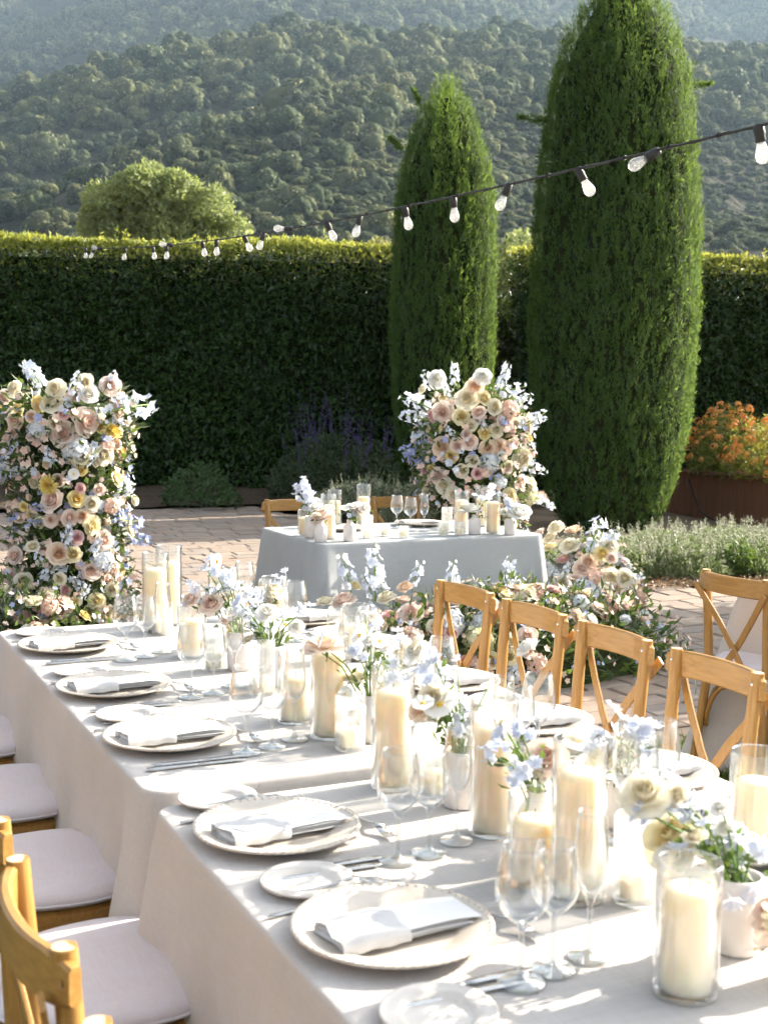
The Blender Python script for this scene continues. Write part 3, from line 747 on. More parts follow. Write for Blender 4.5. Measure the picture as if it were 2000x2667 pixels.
def forest(name, P, scl, rot, label):
    me = bpy.data.meshes.new(name)
    me.vertices.add(len(P)); me.vertices.foreach_set("co", np.asarray(P, np.float32).ravel())
    a = me.attributes.new('scl', 'FLOAT_VECTOR', 'POINT'); a.data.foreach_set("vector", np.asarray(scl, np.float32).ravel())
    a = me.attributes.new('rotz', 'FLOAT', 'POINT'); a.data.foreach_set("value", np.asarray(rot, np.float32))
    o = obj(name, me)
    ng = bpy.data.node_groups.new(name + '_nodes', 'GeometryNodeTree')
    ng.interface.new_socket('Geometry', in_out='INPUT', socket_type='NodeSocketGeometry')
    ng.interface.new_socket('Geometry', in_out='OUTPUT', socket_type='NodeSocketGeometry')
    N = ng.nodes; L = ng.links
    gi = N.new('NodeGroupInput'); go = N.new('NodeGroupOutput')
    ci = N.new('GeometryNodeCollectionInfo'); ci.inputs['Collection'].default_value = protos
    ci.inputs['Separate Children'].default_value = True; ci.inputs['Reset Children'].default_value = True
    ip = N.new('GeometryNodeInstanceOnPoints'); ip.inputs['Pick Instance'].default_value = True
    m2p = N.new('GeometryNodeMeshToPoints')
    na = N.new('GeometryNodeInputNamedAttribute'); na.data_type = 'FLOAT_VECTOR'; na.inputs['Name'].default_value = 'scl'
    nr = N.new('GeometryNodeInputNamedAttribute'); nr.data_type = 'FLOAT'; nr.inputs['Name'].default_value = 'rotz'
    cx = N.new('ShaderNodeCombineXYZ'); L.new(nr.outputs['Attribute'], cx.inputs['Z'])
    rv = N.new('FunctionNodeRandomValue'); rv.data_type = 'INT'; rv.inputs[4].default_value = 0; rv.inputs[5].default_value = 4
    L.new(gi.outputs[0], m2p.inputs['Mesh']); L.new(m2p.outputs[0], ip.inputs['Points'])
    L.new(ci.outputs[0], ip.inputs['Instance']); L.new(rv.outputs[2], ip.inputs['Instance Index'])
    L.new(na.outputs['Attribute'], ip.inputs['Scale']); L.new(cx.outputs[0], ip.inputs['Rotation'])
    L.new(ip.outputs[0], go.inputs[0])
    md = o.modifiers.new('instances', 'NODES'); md.node_group = ng
    o["kind"] = "stuff"; o["label"] = label
    return o
fr_ = np.random.default_rng(21)
def scatter(n, d0, d1, rfun):
    d = np.sqrt(fr_.uniform(d0 ** 2, d1 ** 2, n)); a = fr_.uniform(-.44, .44, n)
    r = a * d
    P = np.stack([r, d], 1)
    dens = fbm(P, .022, 31)
    # the lower right of the slope carries low brush rather than trees
    lower = np.clip((a + .02) * 6, 0, 1) * np.clip((330 - d) / 90, 0, 1)
    keep = fr_.uniform(0, 1, n) < np.clip(.95 + .45 * dens - 0.40 * lower, .2, 1)
    r, d, a, lower = r[keep], d[keep], a[keep], lower[keep]
    s = rfun(len(r)) * (1 - .45 * lower) * np.clip(d / 370, .42, 1)
    z = hill_h(r, d)
    x = r * math.cos(YAW) + d * math.sin(YAW); y = -r * math.sin(YAW) + d * math.cos(YAW)
    scl = np.stack([s, s * fr_.uniform(.85, 1.15, len(s)), s * fr_.uniform(.75, 1.2, len(s))], 1)
    return np.stack([x, y, z - s * .25], 1), scl, fr_.uniform(0, 6.28, len(s))
P, sc_, ro_ = scatter(3300, 150, 480, lambda n: fr_.uniform(2.0, 3.4, n) * fr_.choice([.7, 1.3, 2.0, 2.7], n, p=[.25, .35, .27, .13]))
forest('near_hillside_wood', P, sc_, ro_, 'grey green oak wood covering the near hillside behind the hedge')
n_ = 5200
d = np.sqrt(fr_.uniform(140 ** 2, 360 ** 2, n_)); a = fr_.uniform(-.12, .44, n_); r = a * d
x = r * math.cos(YAW) + d * math.sin(YAW); y = -r * math.sin(YAW) + d * math.cos(YAW); s_ = fr_.uniform(.7, 1.7, n_)
forest('hillside_scrub', np.stack([x, y, hill_h(r, d) - s_ * .4], 1), np.stack([s_ * 1.2, s_ * 1.2, s_ * .8], 1), fr_.uniform(0, 6.28, n_), 'low grey brown scrub on the lower hillside at right')
P, sc_, ro_ = scatter(11000, 480, 1500, lambda n: fr_.uniform(4.0, 8.5, n))
forest('far_mountain_wood', P, sc_, ro_, 'hazy pale wood covering the far mountain at the top of the picture')

# haze: even pale air round the whole place
HZ = 0.00019
hb = MB().box((200, 900, 269), (4200, 4200, 542)).mesh('haze', None, smooth=False)
hm = bpy.data.materials.new('haze_air'); hm.use_nodes = True
hn = hm.node_tree.nodes; hn.remove(hn['Principled BSDF'])
pv = hn.new('ShaderNodeVolumePrincipled')
pv.inputs['Color'].default_value = (.56, .77, 1.0, 1)
pv.inputs['Density'].default_value = HZ
pv.inputs['Anisotropy'].default_value = .25
hm.node_tree.links.new(pv.outputs[0], hn['Material Output'].inputs['Volume'])
hb.materials.append(hm)
haze = obj('haze', hb)
haze["kind"] = "stuff"; haze["label"] = 'pale blue afternoon haze over the hills'

# ------------------------------------------------------------------ hedge
def hedge(name, p0, p1, thick, H, label, seed, nfront=1100):
    """p0,p1 camera-relative (r,d) ends of the front face"""
    r = np.random.default_rng(seed)
    a = np.array(cam2w(*p0)); b = np.array(cam2w(*p1))
    Ln = np.linalg.norm(b - a); t = (b - a) / Ln
    n = np.array([t[1], -t[0]])          # towards the camera
    root = empty(name, (*(a + b) / 2, 0))
    def to(s, z, off):
        return np.column_stack([a[0] + t[0] * s + n[0] * off, a[1] + t[1] * s + n[1] * off, z])
    core = MB().box((Ln / 2, -thick / 2 - .05, H / 2 - .12), (Ln - .3, thick - .56, H - .28)).mesh('shade_core', HEDGECORE, False)  # solid fill behind the leaves, inner shade put into its dark colour
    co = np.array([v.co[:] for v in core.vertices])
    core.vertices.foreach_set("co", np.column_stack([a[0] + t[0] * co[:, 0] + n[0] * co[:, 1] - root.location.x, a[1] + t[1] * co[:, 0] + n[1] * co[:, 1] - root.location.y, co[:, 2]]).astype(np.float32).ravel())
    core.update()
    obj('shade_core', core, root)
    nrm3 = np.array([n[0], n[1], 0]); t3 = np.array([t[0], t[1], 0])
    # front
    m = int(Ln * H * nfront)
    s = r.uniform(0, Ln, m); z = r.uniform(.05, H, m)
    bulge = .11 * fbm(np.stack([s, z], 1), 1.4, seed) - r.exponential(.06, m)
    bulge = bulge - .55 * np.clip((z - (H - .32)) / .32, 0, 1) ** 2 * .45
    P = to(s, z, bulge)
    D = unit(nrm3 * .55 + np.column_stack([r.normal(0, .55, (m, 2)), r.normal(-.35, .5, m)]))
    Nn = unit(nrm3 * .5 + np.array([0, 0, .8]) + .45 * r.normal(size=(m, 3)))
    parts = [leaf_cloud(P, D, Nn, r.uniform(.07, .125, m), r.uniform(.03, .05, m), .2)]
    # ends
    for s0, sg in ((0, -1), (Ln, 1)):
        k = int(thick * H * 700)
        P = to(s0 + sg * (-.02 - r.exponential(.04, k)), r.uniform(.05, H, k), -r.uniform(0, thick, k))
        D = unit(t3 * sg * .6 + .6 * r.normal(size=(k, 3)))
        parts.append(leaf_cloud(P, D, unit(t3 * sg * .4 + np.array([0, 0, .8]) + .4 * r.normal(size=(k, 3))), r.uniform(.06, .1, k), r.uniform(.026, .04, k), .2))
    V, F = merge(parts)
    o = obj('foliage', np_mesh('foliage', V - np.array(root.location), F, HEDGE), root); o["kind"] = "stuff"
    # top with young shoots, sunlight also put into their colour
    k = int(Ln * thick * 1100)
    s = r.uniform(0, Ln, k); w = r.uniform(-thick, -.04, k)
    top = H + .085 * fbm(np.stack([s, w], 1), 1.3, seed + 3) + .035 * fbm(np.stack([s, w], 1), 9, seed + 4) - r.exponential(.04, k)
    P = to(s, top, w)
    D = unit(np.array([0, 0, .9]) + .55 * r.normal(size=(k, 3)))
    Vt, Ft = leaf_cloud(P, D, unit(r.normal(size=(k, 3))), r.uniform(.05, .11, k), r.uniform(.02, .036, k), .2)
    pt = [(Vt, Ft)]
    k = int(Ln * 420)                      # sunlit tone painted in: pale leaves thinning out down the face
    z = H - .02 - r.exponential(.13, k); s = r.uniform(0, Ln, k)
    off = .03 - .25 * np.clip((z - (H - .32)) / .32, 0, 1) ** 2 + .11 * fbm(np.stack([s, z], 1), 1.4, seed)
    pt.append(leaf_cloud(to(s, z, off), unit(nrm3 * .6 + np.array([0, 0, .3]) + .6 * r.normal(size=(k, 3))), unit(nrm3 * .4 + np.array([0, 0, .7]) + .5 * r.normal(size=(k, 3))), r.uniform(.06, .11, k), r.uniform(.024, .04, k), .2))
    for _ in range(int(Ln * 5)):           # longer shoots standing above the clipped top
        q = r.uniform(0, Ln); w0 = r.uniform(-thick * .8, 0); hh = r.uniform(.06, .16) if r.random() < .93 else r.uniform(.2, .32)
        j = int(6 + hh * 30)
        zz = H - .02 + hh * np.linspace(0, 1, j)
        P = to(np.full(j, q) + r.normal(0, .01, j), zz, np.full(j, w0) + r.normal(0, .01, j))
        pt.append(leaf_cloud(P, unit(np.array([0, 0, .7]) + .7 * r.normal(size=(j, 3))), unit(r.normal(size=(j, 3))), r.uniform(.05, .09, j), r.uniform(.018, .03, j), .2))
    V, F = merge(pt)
    o = obj('sunlit_young_shoots', np_mesh('sunlit_young_shoots', V - np.array(root.location), F, HEDGETIP), root); o["kind"] = "stuff"
    tag(root, label, 'hedge')
    return root
hedge('clipped_hedge', (-8.2, 20.0), (1.72, 20.6), 1.3, 3.88, 'long dark clipped laurel hedge with sunlit top left of the cypresses', 51)
hedge('clipped_hedge', (2.08, 20.3), (8.4, 20.9), 1.3, 3.80, 'clipped laurel hedge to the right behind the tall cypress', 52)

# ------------------------------------------------------------------ cypresses
def cypress(name, c, prof, n, label, seed, H):
    """prof: [(z, radius)] ascending"""
    r = np.random.default_rng(seed)
    root = empty(name, (c[0], c[1], 0))
    pz = np.array([p[0] for p in prof]); prr = np.array([p[1] for p in prof])
    def rad_at(z, th):
        b = np.interp(z, pz, prr)
        q = np.stack([np.cos(th) * 2.2, np.sin(th) * 2.2, z * .45], 1)
        q2 = np.stack([np.cos(th) * 6, np.sin(th) * 6, z * .9], 1)
        q3 = np.stack([np.cos(th) * 15, np.sin(th) * 15, z * .8], 1)
        hi = np.interp(z, [0, H * .7, H], [.7, 1.0, 2.6])
        return b * (1 + hi * (.05 * fbm(q, 1.0, seed) + .028 * fbm(q2, 1.0, seed + 1)) + .022 * fbm(q3, 1.0, seed + 2))
    # solid inner mass, shade between the tufts put into its dark colour
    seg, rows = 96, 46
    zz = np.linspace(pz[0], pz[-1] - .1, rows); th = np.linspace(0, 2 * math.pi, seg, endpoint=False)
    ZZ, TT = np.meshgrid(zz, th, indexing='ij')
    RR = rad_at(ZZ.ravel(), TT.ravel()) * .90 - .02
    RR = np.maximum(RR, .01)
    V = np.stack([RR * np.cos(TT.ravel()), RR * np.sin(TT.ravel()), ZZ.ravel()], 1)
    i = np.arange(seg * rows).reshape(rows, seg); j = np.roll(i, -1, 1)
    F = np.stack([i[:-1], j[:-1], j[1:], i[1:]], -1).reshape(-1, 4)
    obj('inner_shade_core', np_mesh('inner_shade_core', V, [F], CYPCORE, True), root)
    MB().tube([(0, 0, -.1), (0.02, 0, .4), (0, .02, H * .6)], [.13, .11, .05], 10).build('trunk', BARK, root)
    # tufts of scale foliage, all pointing up
    nt = n // 16
    w = np.interp(np.linspace(pz[0], pz[-1], 400), pz, prr) + .05
    z = np.interp(r.uniform(0, 1, nt), np.cumsum(w) / w.sum(), np.linspace(pz[0], pz[-1], 400))
    th = r.uniform(0, 2 * math.pi, nt)
    R = rad_at(z, th) * r.choice([1, .99, .97, .93], nt, p=[.42, .26, .2, .12])
    out = np.stack([np.cos(th), np.sin(th), np.zeros(nt)], 1)
    base = out * R[:, None]; base[:, 2] = z
    tl = r.uniform(.11, .28, nt) * np.interp(z, [0, H * .75, H], [.8, 1.0, 1.35])
    lean = r.uniform(.0, .16, nt)
    td = unit(np.array([0, 0, 1.0]) + out * lean[:, None] + .12 * r.normal(size=(nt, 3)))
    k = 16
    f = np.tile(np.linspace(0, .85, k), nt) + r.uniform(0, .1, nt * k)
    B = np.repeat(base, k, 0) + np.repeat(td * tl[:, None], k, 0) * f[:, None] + .012 * r.normal(size=(nt * k, 3))
    D = unit(np.repeat(td, k, 0) + .36 * r.normal(size=(nt * k, 3)))
    Nn = unit(np.repeat(out, k, 0) + .4 * r.normal(size=(nt * k, 3)))
    V, F = leaf_cloud(B, D, Nn, r.uniform(.032, .08, nt * k), r.uniform(.009, .017, nt * k), .15)
    o = obj('foliage', np_mesh('foliage', V, [F], CYP), root); o["kind"] = "stuff"
    tag(root, label, 'tree')
    root["group"] = 'cypress trees before the hedge'
    return root
def sprig(root, zr, th, ln, seed, up=.4):
    """a stray branch that sticks out of the clipped outline"""
    r = np.random.default_rng(seed)
    z0, r0 = zr
    o3 = np.array([math.cos(th), math.sin(th), up]); o3 /= np.linalg.norm(o3)
    k = 220
    f = r.uniform(0, 1, k) ** .8
    B = np.array([math.cos(th) * r0, math.sin(th) * r0, z0]) + o3 * (f * ln)[:, None] + .03 * (1.2 - f)[:, None] * r.normal(size=(k, 3))
    V, F = leaf_cloud(B, unit(o3 + .6 * r.normal(size=(k, 3))), unit(r.normal(size=(k, 3))), r.uniform(.04, .09, k), r.uniform(.012, .02, k), .15)
    o = obj('stray_branch', np_mesh('stray_branch', V, [F], CYP), root); o["kind"] = "stuff"
K2 = 17.5 / 15.1
c2 = cam2w(.1742 * 17.5, 17.5)
cyp2 = cypress('cypress_tree', c2, [(z * K2 - .30, r_ * K2 * .945) for z, r_ in [(-.05, .48), (.25, .68), (.79, .85), (1.33, .95), (2.42, .985), (3.5, .95), (4.32, .89), (5.13, .79), (5.68, .58), (6.05, .34), (6.3, .10)]], 150000,
               'broad tall green cypress right of the flower column, taller of the two', 61, 7.0)
c1 = cam2w(.0434 * 18.5, 18.5)
cyp1 = cypress('cypress_tree', c1, [(0, .45), (.5, .60), (1.2, .70), (2.2, .755), (3.2, .76), (4.1, .72), (4.75, .60), (5.15, .45), (5.42, .31), (5.64, .15), (5.78, .05)], 90000,
               'slimmer pointed cypress behind the right flower column', 62, 6.3)
thL = math.atan2(math.sin(YAW), -math.cos(YAW))     # towards picture left
sprig(cyp2, (5.2, .92), thL, .42, 1, .12)
sprig(cyp2, (5.68, .88), thL + math.pi, .32, 2, .12)
sprig(cyp1, (4.95, .58), thL, .30, 3, .9)
sprig(cyp1, (5.5, .36), thL + .4, .3, 4, 1.6)
# ------------------------------------------------------------------ trees and shrubs round the garden
def leafy_tree(name, c, z0, lobes, nl, leaf, mat, label, seed, trunk_h, core=CYPCORE):
    """lobes: (dx,dy,dz,r) blobs of foliage"""
    r = np.random.default_rng(seed)
    root = empty(name, (c[0], c[1], z0))
    Cc = np.array([l[:3] for l in lobes]); R = np.array([l[3] for l in lobes])
    w = r.choice(len(lobes), nl, p=R ** 2 / (R ** 2).sum())
    d = unit(r.normal(size=(nl, 3)) + np.array([0, 0, .15]))
    bump = 1 + .22 * fbm(d * 4.5 + w[:, None] * 1.7, 1.0, seed)
    P = Cc[w] + d * (R[w] * bump * (1 - r.exponential(.09, nl)))[:, None]
    D = unit(d * .5 + .8 * r.normal(size=(nl, 3)) + np.array([0, 0, .2]))
    V, F = leaf_cloud(P, D, unit(d + .7 * r.normal(size=(nl, 3))), r.uniform(.7, 1.3, nl) * leaf, r.uniform(.4, .65, nl) * leaf, .15)
    o = obj('crown', np_mesh('crown', V, [F], mat), root); o["kind"] = "stuff"
    mb = MB()
    mb.tube([(0, 0, -.3), (.03, .02, trunk_h * .5), (0, 0, trunk_h)], [trunk_h * .06 + .03, trunk_h * .045 + .02, .03], 10)
    for l in lobes:
        mb.tube([(0, 0, trunk_h * .45), ((l[0]) * .5, l[1] * .5, (trunk_h * .5 + l[2]) * .5), (l[0] * .95, l[1] * .95, l[2])], [trunk_h * .03 + .012, trunk_h * .02 + .01, .01], 6)
    mb.build('trunk', BARK, root)
    return tag(root, label, 'tree')
TREE_L = leaf_mat('lime_tree_leaf', (.10, .15, .045), (.25, .30, .11), trans=.40, rough=.5, tcol=(.45, .50, .17))
OLV_L = leaf_mat('scrub_leaf', (.09, .11, .04), (.20, .21, .08), trans=.35, rough=.6, tcol=(.4, .38, .12))
d_ = 42.0; s_ = 1.2056 * d_ / 3350
cx, cy_ = cam2w((355 * 1.2056 - 1000) / 3350 * d_, d_)
def lob(px, py, rp, dep=0):
    """a crown lobe at picture offset from the tree axis"""
    r_ = (px - 355) * s_; z_ = 1.615 + (836 - py) * s_
    return (r_ * math.cos(YAW) + dep * math.sin(YAW), -r_ * math.sin(YAW) + dep * math.cos(YAW), z_, rp * s_)
leafy_tree('broad_tree', (cx, cy_), 0, [lob(345, 450, 75), lob(250, 470, 62), lob(440, 480, 62), lob(300, 430, 48, -.6), lob(390, 435, 48, -.5), lob(215, 500, 45), lob(495, 510, 40), lob(340, 520, 90), lob(260, 540, 70), lob(430, 540, 70)], 30000, .15, TREE_L,
           'round bright green tree rising behind the hedge at left', 71, 3.5)
d_ = 48.0; s_ = 1.2056 * d_ / 3350
cx, cy_ = cam2w((355 * 1.2056 - 1000) / 3350 * d_, d_)
cxx, cyy = cam2w((810 * 1.2056 - 1000) / 3350 * 40, 40)
leafy_tree('small_tree', (cxx, cyy), 0, [(-.5, .2, 5.4, .55), (.1, 0, 5.6, .6), (.6, -.2, 5.2, .6), (0, 0, 4.7, .9)], 7000, .12, OLV_L, 'small olive toned tree just showing above the hedge beside the slim cypress', 72, 3.6)
cxx, cyy = cam2w((1108 * 1.2056 - 1000) / 3350 * 30, 30)
leafy_tree('small_tree', (cxx, cyy), 0, [(-.3, .2, 4.45, .5), (.1, 0, 4.75, .5), (.5, -.2, 4.3, .55), (0, 0, 3.8, .8), (-.4, .1, 3.4, .6), (.4, 0, 2.9, .6), (-.2, 0, 2.4, .6), (.2, 0, 1.9, .5), (-.1, 0, 1.2, .5)], 12000, .11, TREE_L, 'sunlit yellow green tree seen through the gap between the two cypresses', 73, 3.0)
# dark bush with bare stems in the gap between the hedges
cxx, cyy = cam2w((1085 * 1.2056 - 1000) / 3350 * 21.6, 21.6)
leafy_tree('dark_bush', (cxx, cyy), 0, [(-.12, .05, 2.9, .28), (.15, 0, 2.6, .3), (0, 0, 2.2, .32), (.1, .1, 1.8, .28)], 3000, .09, HEDGE, 'dark bush on bare stems in the gap between hedge and tall cypress', 74, 2.4)["category"] = 'bush'
# round tree beyond the right of the view that shades the paving
leafy_tree('round_tree', (9.9, 6.3), 0, [(0, -.1, 1.6, 1.15), (-.1, -.95, 2.0, .9), (.25, -.75, 1.5, .95), (-.2, .65, 1.8, .9), (.2, .1, 2.25, .8), (0, 0, .9, 1.0)], 26000, .10, TREE_L, 'round garden tree beyond the right edge that shades the paving', 75, 1.4)

def shrub(name, c, R, H, nl, leaf, mat, label, seed, cat='shrub', spikes=0, spike_mat=None, up=.6, sh=.3, group=None, z0=0.0):
    r = np.random.default_rng(seed)
    root = empty(name, (c[0], c[1], z0))
    th = r.uniform(0, 6.28, nl); q = np.sqrt(r.uniform(0, 1, nl))
    z = H * (1 - q ** 2 * .75) * r.uniform(.15, 1.0, nl)
    P = np.stack([R * q * np.cos(th), R * q * np.sin(th), z], 1)
    P[:, :2] *= 1 + .25 * fbm(P, 4 / R * .3, seed)[:, None]
    D = unit(np.column_stack([np.cos(th) * .5, np.sin(th) * .5, np.full(nl, up)]) + .6 * r.normal(size=(nl, 3)))
    V, F = leaf_cloud(P, D, unit(np.array([0, 0, .8]) + .6 * r.normal(size=(nl, 3))), r.uniform(.6, 1.3, nl) * leaf, r.uniform(.3, .55, nl) * leaf, .2)
    o = obj('foliage', np_mesh('foliage', V, [F], mat), root); o["kind"] = "stuff"
    mb = MB()
    for k in range(9):
        a = r.uniform(0, 6.28); q = r.uniform(.2, .8) * R
        mb.tube([(0, 0, 0), (q * .5 * math.cos(a), q * .5 * math.sin(a), H * .4), (q * math.cos(a), q * math.sin(a), H * .75)], [.008, .006, .003], 5)
    mb.build('stems', BARK, root)
    if spikes:
        parts = []
        for k in range(spikes):
            a = r.uniform(0, 6.28); q = R * math.sqrt(r.uniform(0, 1)) * .95
            b = np.array([q * math.cos(a), q * math.sin(a), H * (1 - (q / R) ** 2 * .7)])
            t = unit(np.array([math.cos(a) * .25 * q / R, math.sin(a) * .25 * q / R, 1]) + .12 * r.normal(size=3))
            ln = sh * r.uniform(.6, 1.2); m = int(16 + ln * 90)
            f = r.uniform(0, 1, m)
            parts.append(leaf_cloud(b + t * (f * ln)[:, None] + .006 * r.normal(size=(m, 3)), unit(t * .4 + r.normal(size=(m, 3))), unit(r.normal(size=(m, 3))), np.interp(f, [0, 1], [.030, .012]), np.interp(f, [0, 1], [.018, .008]), .1))
        V, F = merge(parts)
        o = obj('flower_spikes', np_mesh('flower_spikes', V, F, spike_mat), root); o["kind"] = "stuff"
    tag(root, label, cat, group)
    return root
SALV = leaf_mat('salvia_leaf', (.030, .055, .022), (.07, .10, .045), trans=.3)
PURP = leaf_mat('salvia_spike', (.06, .035, .16), (.13, .075, .27), trans=.25)
CATM = leaf_mat('catmint_leaf', (.12, .15, .09), (.24, .27, .17), trans=.35)
LAV = leaf_mat('lavender_leaf', (.12, .16, .065), (.27, .32, .15), trans=.35)
LAVS = leaf_mat('lavender_spike', (.22, .24, .16), (.40, .40, .30), trans=.35)
def gp(px, py, d):
    """world x,y at picture column px (1659 wide) and distance d"""
    return cam2w((px * 1.2056 - 1000) / 3350 * d, d)
shrub('salvia', gp(715, 950, 18.2), .75, 1.0, 9000, .06, SALV, 'dark leafy salvia with purple flower spikes at the foot of the hedge', 81, 'shrub', 26, PURP, sh=.75, group='salvias under the hedge')
shrub('salvia', gp(800, 950, 17.6), .5, .95, 5000, .06, SALV, 'smaller salvia with few purple spikes beside the slim cypress', 82, 'shrub', 9, PURP, sh=.6, group='salvias under the hedge')
shrub('catmint', gp(790, 1030, 16.9), .75, .42, 6000, .05, CATM, 'grey green catmint clump below the purple salvias', 83, 'shrub', 30, LAVS, sh=.14)
shrub('catmint', gp(905, 1040, 15.2), .5, .55, 4500, .05, CATM, 'grey green catmint clump behind the right hand wedding chair', 84, 'shrub', 24, LAVS, sh=.14)
shrub('rose_bush', gp(430, 1060, 17.3), .55, .62, 1500, .075, leaf_mat('rose_bush_leaf', (.03, .07, .02), (.07, .13, .04), trans=.35), 'low leafy green bush at the foot of the dark hedge', 85, 'shrub')
# lavender drift in the dry bed
for k, (x, y, R_, H_) in enumerate([(6.75, 9.25, .42, .34), (7.35, 9.15, .5, .40), (8.05, 9.2, .5, .42), (8.75, 9.35, .5, .40), (7.1, 9.95, .5, .40), (7.9, 10.0, .55, .42), (8.7, 10.2, .55, .42), (9.35, 9.9, .5, .4), (8.3, 10.8, .45, .36), (9.4, 10.8, .5, .36), (6.3, 9.35, .3, .25), (6.5, 10.3, .4, .32)]):
    lw_ = ['front row, second from the flowers', 'front row, third from the flowers', 'front row, fourth from the flowers', 'front row at the right edge', 'second row, left of its middle', 'middle of the second row', 'second row, right of its middle', 'second row at the right edge', 'back row, nearest the tall cypress', 'back row, nearest the planter', 'front row, smallest, next to the flowers', 'second row, first behind the flowers'][k]
    shrub('lavender_bush', (x, y), R_, H_ * .72, 5200, .045, LAV, 'grey green lavender bush, ' + lw_, 90 + k, 'shrub', 46, LAVS, up=1.2, sh=.15, group='lavender bushes in the dry bed', z0=float(bed_z(x, y)))
shrub('geranium', (7.75, 8.85), .22, .30, 600, .07, GREEN, 'small bright green plant at the front of the lavender', 108, 'plant')

# ------------------------------------------------------------------ curved timber planter with orange lantana
redwood = tint('redwood_board', (.13, .055, .032), (.27, .125, .075), scale=5, rough=.7, detail=8, stretch=(1, 1, .15), bump=.4, bscale=25, spec=.25)
planter = empty('planter_box', (11.6, 14.0, -.24))
tag(planter, 'curved reddish timber planter with cap board at the right edge', 'planter')
# front line of the planter in camera-relative metres (r,d) from picture columns 1440..1800
pl = []
for px_, d_ in ((1400, 20.3), (1440, 20.0), (1480, 19.6), (1530, 19.1), (1590, 18.6), (1660, 18.0), (1740, 17.4), (1840, 16.8)):
    pl.append(cam2w((px_ * 1.2056 - 1000) / 3350 * d_, d_))
pl = np.array(pl)
seg = np.concatenate([[0], np.cumsum(np.linalg.norm(np.diff(pl, axis=0), axis=1))])
def pl_at(s):
    return np.array([np.interp(s, seg, pl[:, 0]), np.interp(s, seg, pl[:, 1])])
bw = .165; s0 = 0; PHT = .66
org = np.array([11.6, 14.0])
board = MB().box((0, 0, PHT / 2), (bw - .012, .03, PHT), bev=.004).mesh('board', redwood, smooth=False)
while s0 + bw < seg[-1]:
    a, b = pl_at(s0), pl_at(s0 + bw); c = (a + b) / 2; t = b - a
    o = obj('board', board, planter, (c[0] - org[0], c[1] - org[1], random.uniform(-.004, .004)), (0, 0, math.atan2(t[1], t[0])))
    s0 += bw
cap = [(*(pl_at(s) - org), PHT + .028) for s in np.linspace(0, seg[-1], 24)]
MB().ribbon(cap, .15, .045, (0, 0, 1)).build('cap_board', redwood, planter, smooth=False)
soil_pts = []
nrm = lambda s: np.array([-(pl_at(s + .05) - pl_at(s - .05))[1], (pl_at(s + .05) - pl_at(s - .05))[0]])
mb = MB()
for s in np.linspace(.1, seg[-1] - .1, 12):
    n = nrm(s); n = n / np.linalg.norm(n)
    p_ = pl_at(s) - org
    soil_pts.append((p_[0] + n[0] * .05, p_[1] + n[1] * .05, PHT - .06)); soil_pts.append((p_[0] + n[0] * 1.3, p_[1] + n[1] * 1.3, PHT - .06))
mb.add(soil_pts, [(2 * i, 2 * i + 2, 2 * i + 3, 2 * i + 1) for i in range(11)])
mb.build('planting_soil', mulch_m, planter, smooth=False)
# irrigation hose on the ground
hp = [(*cam2w((px_ * 1.2056 - 1000) / 3350 * d_, d_), z_) for px_, d_, z_ in ((1488, 19.3, .33), (1500, 19.15, .1), (1515, 19.0, -.12), (1540, 18.7, -.21), (1600, 18.0, -.215), (1660, 17.4, -.215), (1720, 16.9, -.215))]
tag(MB().tube(hp, .012, 6).build('irrigation_hose', rubber), 'thin black irrigation hose running down and along the planter', 'hose')
# lantana
LANT = leaf_mat('lantana_leaf', (.07, .12, .02), (.20, .24, .05), trans=.45, tcol=(.5, .48, .08))
ORG = leaf_mat('lantana_floret', (.86, .32, .07), (.90, .58, .20), trans=.35, rough=.6, spec=.2)
PNK = leaf_mat('pink_geranium', (.60, .12, .18), (.75, .35, .38), trans=.3)
def umbel_mesh(name, mat, n, seed):
    r = np.random.default_rng(seed)
    d = unit(r.normal(size=(n, 3)) + np.array([0, 0, .6]))
    P = d * .5 * np.array([1, 1, .6])
    t = unit(np.cross(d, r.normal(size=(n, 3))))
    V, F = leaf_cloud(P - t * .14, t, d, .3, .26, .1)
    t2 = np.cross(d, t)
    V2, F2 = leaf_cloud(P - t2 * .14 + d * .01, t2, d, .3, .26, .1)
    V, F = merge([(V, F), (V2, F2)])
    return np_mesh(name, V, F, mat)
umb = [umbel_mesh('flower_head', ORG, 22, s) for s in (1, 2)]
umbp = umbel_mesh('flower_head', PNK, 18, 3)
